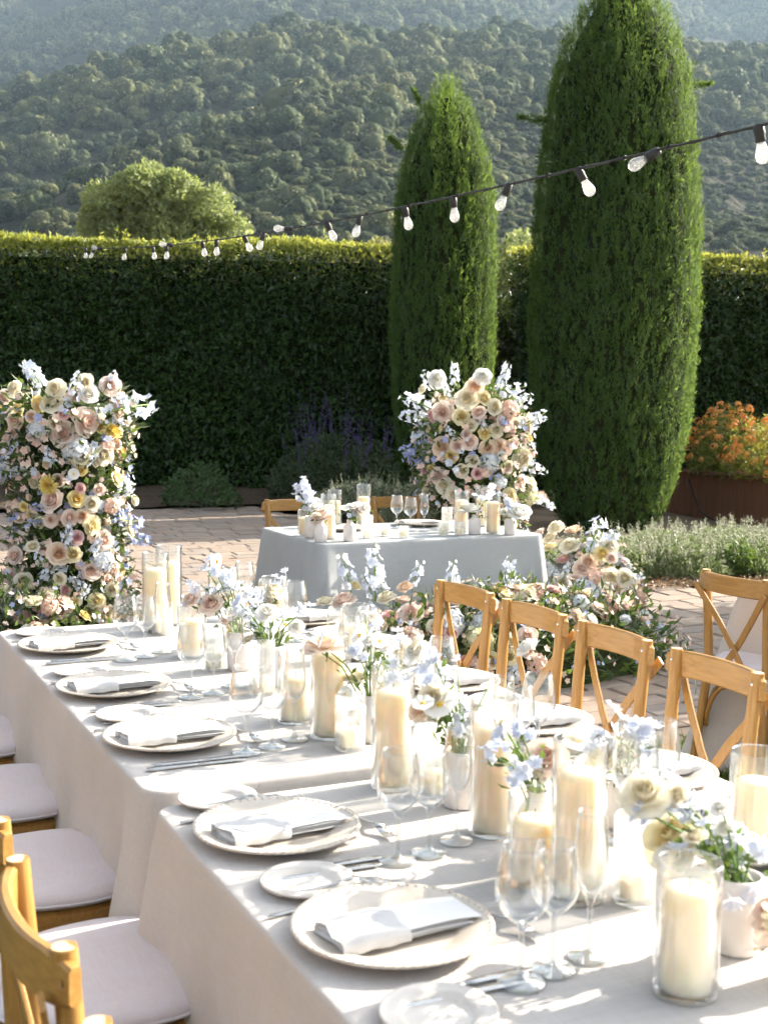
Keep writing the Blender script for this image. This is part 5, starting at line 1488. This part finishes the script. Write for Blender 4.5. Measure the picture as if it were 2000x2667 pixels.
# ------------------------------------------------------------------ candles and ribbed votives along the middle
R3 = .0375
CG = 'pillar candles along the long table'
for (x, y, R, H, rim, lab) in [
    (1.203, 4.346, R3, .215, .062, 'left of the far tall pair'),
    (1.281, 4.449, R3, .222, .066, 'right of the far tall pair'),
    (1.193, 3.884, R3, .115, .05, 'short, in front of the tall pair at the far end'),
    (1.560, 4.124, R3, .135, .07, 'before the sweetheart table cloth, right of the blue flowers'),
    (1.203, 3.020, R3, .110, .07, 'short, just left of the tall middle candle'),
    (1.224, 2.852, R3, .205, .052, 'tall, behind the ribbed glass at mid table'),
    (1.660, 3.660, R3, .105, .07, 'short, near the right edge by the second chair'),
    (1.193, 2.432, R3, .205, .062, 'tall, at the joint of the two cloths'),
    (1.245, 2.095, R3, .205, .062, 'tall, right of the white daisy bouquet'),
    (1.183, 1.846, R3, .110, .05, 'short, before the stoneware bottle with the blush rose'),
    (1.213, 1.757, R3, .215, .062, 'tall, left of the near ribbed glass'),
    (1.161, 1.404, R3, .150, .045, 'largest in view, nearest the bottom right corner'),
    (1.602, 1.763, R3, .150, .06, 'at the right edge of the picture, behind the near bouquet')]:
    candle(x, y, T0, R, H, f'ivory pillar candle {lab}', CG, rim, None, None, 0, f'glass cylinder of the candle {lab}')
RG = 'ribbed glass votives along the long table'
for (x, y, H, lab) in [(1.21, 4.281, .11, 'beside the far tall candle pair'), (1.198, 3.682, .135, 'behind the fourth setting glasses'), (1.224, 3.327, .150, 'beside the cosmos bouquet'), (1.227, 2.730, .135, 'before the tall middle candle'), (1.255, 2.348, .135, 'behind the second setting glasses'), (1.294, 1.705, .150, 'tallest, right of the near tall candle')]:
    g = obj('ribbed_votive', cyl_glass(.036, H, 'ribbed_votive', glass_rib, 22), None, (x, y, T0))
    tag(g, f'ribbed glass votive {lab}', 'votive', RG)
    c = empty('votive_candle', (x, y, T0 + .0085))
    MB().lathe([(.0005, 0), (.023, 0), (.024, .003), (.024, .040), (.021, .044), (.0005, .0435)], 22).build('wax', wax, c)
    MB().tube([(0, 0, .043), (.001, 0, .053)], .001, 5).build('wick', wick_m, c)
    tag(c, f'small ivory votive candle in the ribbed glass {lab}', 'candle', RG)
# sweetheart table
SG = 'candles on the sweetheart table'
for (x, y, H, rim, lab) in [(3.157, 7.30, .155, .075, 'back left'), (2.867, 6.72, .185, .07, 'front left, tall'), (3.354, 7.30, .175, .085, 'back, left of the glasses'),
                            (3.777, 6.80, .185, .062, 'right of the napkin'), (4.049, 7.02, .175, .08, 'back right'), (3.904, 6.64, .185, .070, 'front right, tall'), (2.80, 6.90, .10, .05, 'short, at the left corner')]:
    candle(x, y, T0, R3, H, f'ivory pillar candle on the sweetheart table, {lab}', SG, rim, None, None, 0, f'clear glass cylinder on the sweetheart table, {lab}')
for (x, y, R, H, lab) in [(3.086, 6.66, .034, .135, 'tall, left front'), (3.227, 6.72, .030, .072, 'low, left of centre'), (3.30, 6.62, .030, .070, 'low, at front centre'), (3.745, 6.92, .034, .14, 'tall, right of the glasses'), (3.57, 6.64, .032, .085, 'low, right of centre'), (3.66, 6.60, .032, .085, 'low, before the right bud vase')]:
    g = obj('ribbed_votive', cyl_glass(R, H, 'ribbed_votive', glass_rib, 22), None, (x, y, T0))
    tag(g, f'ribbed glass votive on the sweetheart table, {lab}', 'votive', 'ribbed votives on the sweetheart table')
    c = empty('votive_candle', (x, y, T0 + .0085))
    MB().lathe([(.0005, 0), (.020, 0), (.021, .003), (.021, .034), (.018, .037), (.0005, .0365)], 22).build('wax', wax, c)
    tag(c, f'votive candle in the sweetheart table glass, {lab}', 'candle', 'ribbed votives on the sweetheart table')
put('charger_plate', charger_me, 3.70, 7.20, T0, 0, 'cream charger plate on the sweetheart table', 'plate', None)
put('napkin', napkins[1], 3.70, 7.20, T0 + .012, rad(-4), 'folded white napkin on the sweetheart table', 'napkin', None)
put('menu_card', card_me, 3.715, 7.20, T0 + .006, rad(-4), 'white menu card on the sweetheart table napkin', 'card', None)
put('charger_plate', charger_me, 3.12, 7.12, T0, 0, 'cream charger plate behind the left candles of the sweetheart table', 'plate', None)
for (x, y, me_, nm, cat) in ((3.476, 7.073, wine_me, 'left wine glass', 'wine glass'), (3.488, 6.907, wine_me, 'middle wine glass', 'wine glass'), (3.567, 6.881, flute_me, 'champagne flute', 'flute')):
    put(nm.split(' ', 1)[1].replace(' ', '_') if 'wine' in nm else 'champagne_flute', me_, x, y, T0, 0, f'{nm} at the middle of the sweetheart table', cat, 'glasses on the sweetheart table')

# ================================================================== FLOWERS (unit blooms, about 1 across, opening along +z)
def rose_mesh(seed, mat, spread=1.0):
    r = np.random.default_rng(seed)
    mb = MB()
    rings = [(3, .012, .36, (.05, -.1, -.6), 1.5), (4, .035, .38, (.28, 0, -.42), 1.2), (5, .06, .40, (.52, .12, -.18), 1.0), (5, .08, .42, (.82, .30, .12), .9), (6, .09, .45, (1.08 * spread, .62 * spread, .7), .8), (6, .09, .48, (1.32 * spread, 1.0 * spread, 1.6), .75)]
    for ri, (n, r0, h, ph, half) in enumerate(rings):
        t0 = r.uniform(0, 6.28)
        for k in range(n):
            th = t0 + 2 * math.pi * k / n + r.normal(0, .08)
            hh = h * r.uniform(.92, 1.06); sp = r.normal(0, .06)
            nu, nv = 6, 5
            V = []
            for iv in range(nv + 1):
                v = iv / nv
                rho, z = r0, -.05
                for q in range(8):       # integrate the petal's side curve
                    f = v * (q + .5) / 8
                    a = (ph[0] * (1 - f) ** 2 + 2 * ph[1] * f * (1 - f) + ph[2] * f * f) + sp
                    rho += hh * v / 8 * math.sin(a); z += hh * v / 8 * math.cos(a)
                wid = half * (.35 + .65 * math.sin(min(1, v * 1.25) * math.pi / 2)) * (1 - .25 * max(0, v - .8) / .2)
                for iu in range(nu + 1):
                    u = -1 + 2 * iu / nu
                    w = u * wid
                    tip = 1 - .05 * u * u * v
                    rr_ = max(.006, rho) * (1 + .06 * (u + .3 * k))
                    V.append((rr_ * math.cos(th + w) , rr_ * math.sin(th + w), z * tip + .012 * math.sin(u * 5 + k * 2) * v - .05 * u * u * v * (ri > 3)))
            F = []
            for iv in range(nv):
                for iu in range(nu):
                    a = iv * (nu + 1) + iu
                    F.append((a, a + 1, a + nu + 2, a + nu + 1))
            mb.add(V, F)
    return mb.mesh('rose', mat)
def star(mb, c, ax, size, n=5, cup=.35, seed=0, wide=.62):
    """a small open floret: n diamond petals"""
    ax = Vector(ax).normalized(); s = ax.orthogonal().normalized(); q = ax.cross(s)
    c = Vector(c)
    for k in range(n):
        a = 2 * math.pi * (k + seed * .37) / n
        d = (s * math.cos(a) + q * math.sin(a)); e = ax.cross(d)
        tipv = c + d * size + ax * size * cup
        mid = c + d * size * .55 + ax * size * cup * .25
        V = [c, mid + e * size * wide * .5 + ax * size * .1, tipv, mid - e * size * wide * .5 + ax * size * .1]
        mb.add([tuple(x) for x in V], [(0, 1, 2), (0, 2, 3)])
def spike_mesh(seed, mat):
    """delphinium spike of unit length along z: stem part 0, florets part 1"""
    r = np.random.default_rng(seed)
    mb = MB(); st = MB()
    P = [(.03 * math.sin(f * 3 + seed), .03 * math.cos(f * 2 + seed), f) for f in np.linspace(-.2, 1, 10)]
    st.tube(P, [.018] * 6 + [.014, .012, .009, .006], 5)
    n = 12
    for k in range(n):
        f = .05 + .9 * k / n
        a = k * 2.4 + r.uniform(-.3, .3)
        o = Vector((math.cos(a), math.sin(a), .25))
        sz = (.19 if f < .7 else .19 - (f - .7) * .45) * r.uniform(.75, 1.15)
        base = Vector((.03 * math.sin(f * 3 + seed), .03 * math.cos(f * 2 + seed), f))
        c = base + o * (.15 * (1.2 - f * .7)) * r.uniform(.7, 1.2)
        st.tube([tuple(base), tuple(c)], .006, 4, cap=False)
        star(mb, c, o + Vector(r.normal(size=3) * .25), sz * .75, 5, .3, k, .8)
    return mb.mesh('delphinium', mat, smooth=False), st.mesh('stem', stem_m)
def ball_mesh(name, n, size, petals, mat, seed, cup=.2):
    r = np.random.default_rng(seed)
    mb = MB()
    for k in range(n):
        z = 1 - 1.75 * (k + .5) / n; a = k * 2.39996
        q = math.sqrt(max(0, 1 - z * z))
        d = Vector((q * math.cos(a), q * math.sin(a), z)) + Vector(r.normal(size=3) * .08)
        star(mb, d * .46 * r.uniform(.92, 1.06), d + Vector(r.normal(size=3) * .2), size * r.uniform(.85, 1.15), petals, cup, k, .95)
    return mb.mesh(name, mat, smooth=False)
def dahlia_mesh(seed):
    r = np.random.default_rng(seed)
    mb = MB()
    for ring, (n, tilt, ln) in enumerate([(16, 1.45, .5), (16, 1.15, .48), (14, .85, .42), (11, .5, .34), (7, .2, .26)]):
        for k in range(n):
            a = 2 * math.pi * (k + .5 * ring) / n + r.normal(0, .06)
            d = Vector((math.cos(a) * math.sin(tilt), math.sin(a) * math.sin(tilt), math.cos(tilt)))
            e = Vector((-math.sin(a), math.cos(a), 0)); up = d.cross(e)
            L = ln * r.uniform(.85, 1.1); b = d * .04
            V = [b, b + d * L * .5 + e * .07 - up * .02, b + d * L * .9 + e * .05, b + d * L + up * .03, b + d * L * .9 - e * .05, b + d * L * .5 - e * .07 - up * .02]
            mb.add([tuple(x) for x in V], [(0, 1, 2, 3), (0, 3, 4, 5)])
    return mb.mesh('dahlia', DAH)
YCEN = tint('pollen', (.70, .42, .03), (.80, .58, .08), scale=90, rough=.9)
def cosmos_mesh(seed):
    mb = MB()
    r = np.random.default_rng(seed)
    for k in range(7):
        a = 2 * math.pi * k / 7; V = []; F = []
        for iv in range(5):
            v = iv / 4
            for iu in range(4):
                u = -1 + 2 * iu / 3
                w = u * .22 * math.sin(min(1, v * 1.15 + .12) * math.pi * .62)
                x, y, z = .07 + .43 * v, w, .02 + .10 * v - .05 * v * v + .03 * u * u + .02 * math.sin(u * 4 + k) * v
                V.append((x * math.cos(a) - y * math.sin(a), x * math.sin(a) + y * math.cos(a), z))
        for iv in range(4):
            for iu in range(3):
                q = iv * 4 + iu; F.append((q, q + 1, q + 5, q + 4))
        mb.add(V, F)
    me = mb.mesh('cosmos', PET['w'])
    return me
cosmos_heart = MB().lathe([(.0005, .10), (.06, .09), (.10, .05), (.11, .0)], 12).mesh('flower_centre', YCEN)
ROSES = {k: [rose_mesh(s + 10 * i, m, sp) for s, sp in ((1, 1.0), (2, .8), (3, 1.15))] for i, (k, m) in enumerate(PET.items())}
SPK = [spike_mesh(s, DLP) for s in (1, 2, 3)]
SPKD = [spike_mesh(s, DLPD) for s in (4, 5)]
HYDM = [ball_mesh('hydrangea', 70, .17, 4, HYD, s) for s in (1, 2)]
HYDGM = [ball_mesh('hydrangea', 70, .16, 4, HYDG, 3)]
STKM = [ball_mesh('stock_flower', 42, .22, 5, STK, s, .35) for s in (1, 2)]
DAHM = [dahlia_mesh(1), dahlia_mesh(2)]
COSM = cosmos_mesh(1)
def bell_mesh(seed):
    mb = MB()
    star(mb, (0, 0, 0), (0, 0, 1), .55, 5, .35, seed, .85)
    star(mb, (0, 0, .03), (0, 0, 1), .5, 5, .55, seed + 1.3, .6)
    mb.tube([(0, 0, .02), (.05, .02, -.25), (.12, .05, -.5)], [.05, .035, .02], 5)
    return mb.mesh('delphinium_floret', DLP, smooth=False)
BELL = [bell_mesh(s) for s in (1, 2)]
def look(d, spin=0):
    return (Vector(d).to_track_quat('Z', 'Y').to_matrix().to_4x4() @ Matrix.Rotation(spin, 4, 'Z'))
fr2 = random.Random(9)
def bloom(root, P, ty, size, d):
    """one bloom as a part of root; P in world, d facing"""
    loc = Vector(P) - root.location
    d = Vector(d).normalized()
    rot = look(d, fr2.uniform(0, 6.28))
    if ty in PET:
        names = {'c': 'cream_rose', 'w': 'white_rose', 'e': 'butter_rose', 'y': 'yellow_rose', 'b': 'blush_rose', 'o': 'peach_rose', 'p': 'pink_lisianthus', 'k': 'coral_rose'}
        return obj(names[ty], fr2.choice(ROSES[ty]), root, loc - d * size * .22, rot, size * fr2.uniform(.86, 1.22))
    if ty == 'H': return obj('hydrangea', fr2.choice(HYDM), root, loc - d * size * .3, rot, size)
    if ty == 'G': return obj('lime_hydrangea', HYDGM[0], root, loc - d * size * .3, rot, size)
    if ty == 'S': return obj('stock_flower', fr2.choice(STKM), root, loc - d * size * .3, rot, size)
    if ty == 'D': return obj('dahlia', fr2.choice(DAHM), root, loc - d * size * .2, rot, size)
    if ty == 'd': return obj('delphinium_floret', fr2.choice(BELL), root, loc, rot, size * 1.1)
    if ty == 'A':
        o = obj('cosmos', COSM, root, loc, rot, size)
        obj('flower_centre', cosmos_heart, o)
        return o
def spike(root, tip, base, dark=False):
    a = Vector(base); b = Vector(tip)
    L = max((b - a).length * 1.1, .12)
    m, st = fr2.choice(SPKD if dark else SPK)
    o = obj('delphinium', m, root, a - root.location, look((b - a), fr2.uniform(0, 6)), L)
    obj('stem', st, o)
camp = Vector((0, 0, CAMH))
def face_dir(P, axis, up=.25, tc=.35, j=.3):
    P = Vector(P)
    o = Vector((P.x - axis[0], P.y - axis[1], 0)).normalized()
    c = (camp - P).normalized()
    return o * 1.0 + c * tc + Vector((0, 0, up)) + Vector((fr2.gauss(0, j), fr2.gauss(0, j), fr2.gauss(0, j)))

def foliage(root, P, Dn, mats, L, W, seed):
    """leaf cloud parts round points P (world) with outward directions Dn"""
    r = np.random.default_rng(seed)
    n = len(P)
    sel = r.integers(0, len(mats), n)
    for k, (m, nm, l, w) in enumerate(mats):
        q = sel == k
        c = int(q.sum())
        D = unit(Dn[q] * .8 + .6 * r.normal(size=(c, 3)) + np.array([0, 0, .15]))
        V, F = leaf_cloud(P[q] - np.array(root.location), D, unit(Dn[q] * .4 + r.normal(size=(c, 3)) * .6 + np.array([0, 0, .5])), r.uniform(.6, 1.25, c) * l, r.uniform(.7, 1.2, c) * w, .2)
        o = obj(nm, np_mesh(nm, V, [F], m), root); o["kind"] = "stuff"
MOSS = tint('floral_mesh_moss', (.02, .03, .01), (.05, .065, .025), scale=20, rough=.95, spec=.05, bump=.6, bscale=60)

def flower_column(name, axis, H, prof, F, Dl, label, seed, darkset=()):
    root = empty(name, (axis[0], axis[1], 0))
    r = np.random.default_rng(seed)
    pz = [p[0] for p in prof]; pr = [p[1] for p in prof]
    mb = MB().lathe([(.0005, 0)] + [(np.interp(z, pz, pr) * .62, z) for z in np.linspace(0, H * .93, 14)] + [(.0005, H * .95)], 20, mod=lambda i, k, sg: 1 + .12 * math.sin(k * 2.3 + i * 1.7))
    mb.build('moss_frame', MOSS, root)
    for (x, y, z, ty, s) in F:
        bloom(root, (x, y, z), ty, s, face_dir((x, y, z), axis))
    for i, (a, b, c, d, e, f) in enumerate(Dl):
        spike(root, (a, b, c), (d, e, f), i in darkset)
    # small spray blooms between the large ones, on the near side
    cd = Vector((camp.x - axis[0], camp.y - axis[1])).normalized()
    for k in range(int(H * 48)):
        z = r.uniform(.08, H * .97); th = math.atan2(cd.y, cd.x) + r.uniform(-1.5, 1.5)
        q = np.interp(z, pz, pr) * r.uniform(.90, 1.0)
        P = (axis[0] + q * math.cos(th), axis[1] + q * math.sin(th), z)
        bloom(root, P, r.choice(list('cceebbooypSd')), r.uniform(.045, .07), face_dir(P, axis, tc=.2, j=.5))
    # blooms round the far side
    back = []
    for k in range(int(H * 34)):
        z = r.uniform(.1, H * .97); th = r.uniform(0, 6.28)
        rr_ = np.interp(z, pz, pr) * r.uniform(.88, 1.0)
        P = (axis[0] + rr_ * math.cos(th), axis[1] + rr_ * math.sin(th), z)
        cdir = Vector((camp.x - axis[0], camp.y - axis[1])).normalized()
        if Vector((math.cos(th), math.sin(th))).dot(cdir) > .15: continue
        bloom(root, P, r.choice(list('cccbbbeoyHSp')), r.uniform(.075, .115), face_dir(P, axis, tc=0))
    n = int(H * 2300)
    z = r.uniform(0, H, n); th = r.uniform(0, 6.28, n)
    rr_ = np.interp(z, pz, pr) * (.62 + .40 * r.beta(2.2, 1.6, n))
    P = np.stack([axis[0] + rr_ * np.cos(th), axis[1] + rr_ * np.sin(th), z], 1)
    Dn = np.stack([np.cos(th), np.sin(th), np.full(n, .1)], 1)
    foliage(root, P, Dn, [(OLIVE, 'olive_leaves', .085, .016), (GREEN, 'green_leaves', .07, .03), (OLIVE, 'eucalyptus_leaves', .055, .02)], 0, 0, seed + 1)
    # tiny filler blossoms
    mbs = {0: MB(), 1: MB(), 2: MB()}
    for k in range(int(H * 420)):
        z_ = r.uniform(.03, H * .98); t_ = r.uniform(0, 6.28); q = np.interp(z_, pz, pr) * r.uniform(.9, 1.08)
        star(mbs[int(r.choice(3, p=[.25, .15, .6]))], (q * math.cos(t_), q * math.sin(t_), z_), (math.cos(t_), math.sin(t_), .3) + r.normal(size=3) * .4, r.uniform(.016, .032), 5, .3, k, .8)
    for k, (m, nm) in enumerate(((DLP, 'pale_blue_blossoms'), (DLPD, 'violet_blossoms'), (STK, 'peach_blossoms'))):
        o = mbs[k].build(nm, m, root, smooth=False); o["kind"] = "stuff"
    tag(root, label, 'floral arrangement', 'flower columns')
    return root
LAX = (1.594, 7.664); RAX = (4.496, 7.937)
lcol = flower_column('flower_column', LAX, 1.62, [(0, .46), (.25, .44), (.5, .36), (.9, .33), (1.2, .37), (1.45, .42), (1.62, .30)], LF, LD, 'tall flower column of roses and delphiniums at the left edge', 201, (7, 8, 12, 10, 11))
rcol = flower_column('flower_column', RAX, 1.64, [(0, .34), (.4, .34), (.8, .38), (1.1, .42), (1.4, .40), (1.64, .24)], RF, RD, 'tall flower column of roses behind the right end of the sweetheart table', 202, (8, 9))

def flower_mound(name, c, R, F, Dl, label, seed, nleaf, extra):
    root = empty(name, (c[0], c[1], 0))
    r = np.random.default_rng(seed)
    mb = MB()
    V = []; Fc = []
    MB().lathe([(1.0, 0), (.9, .25), (.65, .5), (.3, .62), (.001, .65)], 22, mod=lambda i, k, sg: 1 + .1 * math.sin(k * 1.9 + i)).build('moss_base', MOSS, root).scale = (R[0] * .8, R[1] * .8, R[2] * .8)
    for (x, y, z, ty, s) in F:
        d = Vector(((x - c[0]) / R[0] ** 2, (y - c[1]) / R[1] ** 2, z / R[2] ** 2)).normalized() + (camp - Vector((x, y, z))).normalized() * .5 + Vector((fr2.gauss(0, .25), fr2.gauss(0, .25), .3))
        bloom(root, (x, y, z), ty, s, d)
    for (a, b, cc, d, e, f) in Dl:
        spike(root, (a, b, cc), (d, e, f))
    for k in range(extra):
        th = r.uniform(0, 6.28); ph = r.uniform(.05, 1.35)
        d = Vector((math.cos(th) * math.sin(ph), math.sin(th) * math.sin(ph), math.cos(ph)))
        P = (c[0] + R[0] * d.x * .93, c[1] + R[1] * d.y * .93, R[2] * d.z * .93 + .02)
        bloom(root, P, r.choice(list('cccbbbeeooypHSw')), r.uniform(.06, .1), d + Vector((0, 0, .3)))
    n = nleaf
    d = unit(r.normal(size=(n, 3))); d[:, 2] = np.abs(d[:, 2])
    P = np.array([c[0], c[1], 0]) + d * np.array(R) * r.uniform(.7, 1.02, (n, 1)); P[:, 2] += .015
    foliage(root, P, d, [(OLIVE, 'olive_leaves', .08, .016), (GREEN, 'green_leaves', .075, .03)], 0, 0, seed + 1)
    mbs = {0: MB(), 1: MB(), 2: MB()}
    for k in range(int(nleaf * .16)):
        q = unit(r.normal(size=3)); q[2] = abs(q[2])
        star(mbs[int(r.choice(3, p=[.25, .15, .6]))], q * np.array(R) * r.uniform(.95, 1.07) + np.array([0, 0, .01]), q + r.normal(size=3) * .4, r.uniform(.013, .024), 5, .3, k, .8)
    for k, (m, nm) in enumerate(((DLP, 'pale_blue_blossoms'), (DLPD, 'violet_blossoms'), (STK, 'peach_blossoms'))):
        o = mbs[k].build(nm, m, root, smooth=False); o["kind"] = "stuff"
    tag(root, label, 'floral arrangement', 'ground flowers round the sweetheart table')
    return root
flower_mound('flower_mound', (4.74, 6.80), (.42, .38, .68), GF, GD, 'ground flower mound at the right corner of the sweetheart table', 211, 520, 95)
flower_mound('flower_meadow', (3.75, 6.12), (1.2, .36, .54), FF, FD, 'long ground flower meadow in front of the sweetheart table', 212, 2300, 95)
flower_mound('flower_mound', (1.25, 7.35), (.55, .42, .5), [], [], 'low ground flowers spreading left from the left flower column', 213, 1100, 44)

# ------------------------------------------------------------------ bouquets in vases
for nm_, (x_, y_, kinds) in {'F7': (1.50, 2.02, 'wdddcdd'), 'F8': (1.50, 3.05, 'wddAcdd'), 'F9': (1.47, 3.95, 'bwdddcd')}.items():
    BQ[nm_] = [(x_ + fr2.gauss(0, .05), y_ + fr2.gauss(0, .05), TH + fr2.uniform(.13, .22), k_, {'w': .06, 'c': .07, 'b': .08, 'A': .06, 'd': .035}[k_]) for k_ in kinds]
VZ = {'F7': (1.50, 2.02, 'b'), 'F8': (1.50, 3.05, 'b'), 'F9': (1.47, 3.95, 'b'), 'F1': (1.272, 3.653, 'c'), 'F1b': (1.29, 3.42, 'c'), 'F2': (1.305, 2.781, 'b'), 'F3': (1.268, 2.261, 'c'), 'F4': (1.247, 1.938, 'b'), 'F5': (1.325, 1.488, 'c'), 'F6': (1.345, 1.365, 'b'),
      'SA': (2.771, 6.600, 'b'), 'SB': (2.936, 6.570, 'b'), 'SC': (3.786, 6.65, 'b'), 'SD': (3.98, 6.56, 'b'), 'SE': (2.80, 6.80, 'c')}
BL = {'F7': 'small pale blue and white posy left of the right edge candle', 'F8': 'small white posy right of the tall middle candle', 'F9': 'small blush posy before the sweetheart table cloth', 'F1': 'blush roses and pale blue delphinium before the tall candle pair', 'F1b': 'white cosmos and delphinium bouquet with bright green stems at mid table', 'F2': 'cream and peach roses between the tall middle candles', 'F3': 'white cosmos with yellow eye and pale blue delphinium', 'F4': 'blush rose and blue florets in the stoneware bottle', 'F5': 'butter rose and blue delphinium bouquet at lower right', 'F6': 'single blush rose cut by the right edge',
      'SA': 'large blush rose at the left front of the sweetheart table', 'SB': 'small white posy left of centre on the sweetheart table', 'SC': 'white posy with cosmos right of centre on the sweetheart table', 'SD': 'white rose at the right corner of the sweetheart table', 'SE': 'white blue delphinium at the left end of the sweetheart table'}
VL = {'F7': 'posy left of the right edge candle', 'F8': 'posy right of the tall middle candle', 'F9': 'posy before the sweetheart table', 'F1': 'blush roses before the tall candle pair', 'F1b': 'white cosmos at mid table', 'F2': 'cream and peach roses', 'F3': 'yellow eyed cosmos', 'F4': 'blush rose, bottle shaped', 'F5': 'butter rose at lower right', 'F6': 'rose cut by the right edge',
      'SA': 'large blush rose, sweetheart table', 'SB': 'small white posy, sweetheart table', 'SC': 'cosmos posy right of centre, sweetheart table', 'SD': 'white rose, sweetheart table corner', 'SE': 'delphinium, sweetheart table left end'}
def vase_label(k): return 'pale stoneware vase of the ' + VL[k]
for k, (vx, vy, kd) in VZ.items():
    v = obj('bud_vase', vase_b if kd == 'b' else vase_c, None, (vx, vy, T0))
    if k[0] == 'S': v.scale = (1.05, 1.05, 1.05)
    if k == 'F4': v.scale = (1.1, 1.1, 1.15)
    tag(v, vase_label(k), 'vase', 'bud vases')
    hv = .113 if kd == 'b' else .118
    mouth = Vector((vx, vy, T0 + hv * v.scale[2] - .02))
    root = empty('bouquet', mouth)
    st = MB()
    lp = []
    r = np.random.default_rng(len(BL[k]))
    for (x, y, z, ty, s) in BQ[k]:
        P = Vector((x, y, z))
        out = (P - mouth)
        d = out.normalized() * .6 + (camp - P).normalized() * .45 + Vector((fr2.gauss(0, .3), fr2.gauss(0, .3), .35 + fr2.gauss(0, .2)))
        if ty == 'd': d = out.normalized() + Vector((fr2.gauss(0, .6), fr2.gauss(0, .6), fr2.gauss(0, .5)))
        bloom(root, P, ty, s * (1.15 if ty == 'd' else 1.08), d)
        if ty == 'd':
            for _ in range(3):
                bloom(root, P + Vector([fr2.gauss(0, s * .55) for _ in range(3)]), 'd', s * fr2.uniform(.8, 1.1), d + Vector([fr2.gauss(0, .6) for _ in range(3)]))
        if ty != 'd' and fr2.random() < .6:
            bloom(root, P + Vector([fr2.gauss(0, .035) for _ in range(3)]), fr2.choice('wwcdA'), fr2.uniform(.035, .055), d + Vector([fr2.gauss(0, .5) for _ in range(3)]))
        q = P - d.normalized() * s * .25
        m_ = mouth.lerp(q, .5) + Vector((0, 0, .02))
        st.tube([tuple(Vector((fr2.uniform(-.008, .008), fr2.uniform(-.008, .008), -.03))), tuple(m_ - mouth), tuple(q - mouth)], [.0022, .002, .0015], 5)
        for f in (.35, .5, .65, .8):
            lp.append(mouth.lerp(q, f) + Vector(r.normal(size=3) * .008))
    st.build('stems', stem_m, root)
    lp = np.array([tuple(p) for p in lp]) + r.normal(size=(len(lp), 3)) * .012
    D = unit(r.normal(size=(len(lp), 3)) + np.array([0, 0, .4]))
    V, F = leaf_cloud(lp - np.array(mouth), D, unit(r.normal(size=D.shape)), r.uniform(.02, .045, len(lp)), r.uniform(.006, .014, len(lp)), .2)
    o = obj('leaves', np_mesh('leaves', V, [F], GREEN), root); o["kind"] = "stuff"
    tag(root, BL[k], 'bouquet', 'bouquets on the tables')
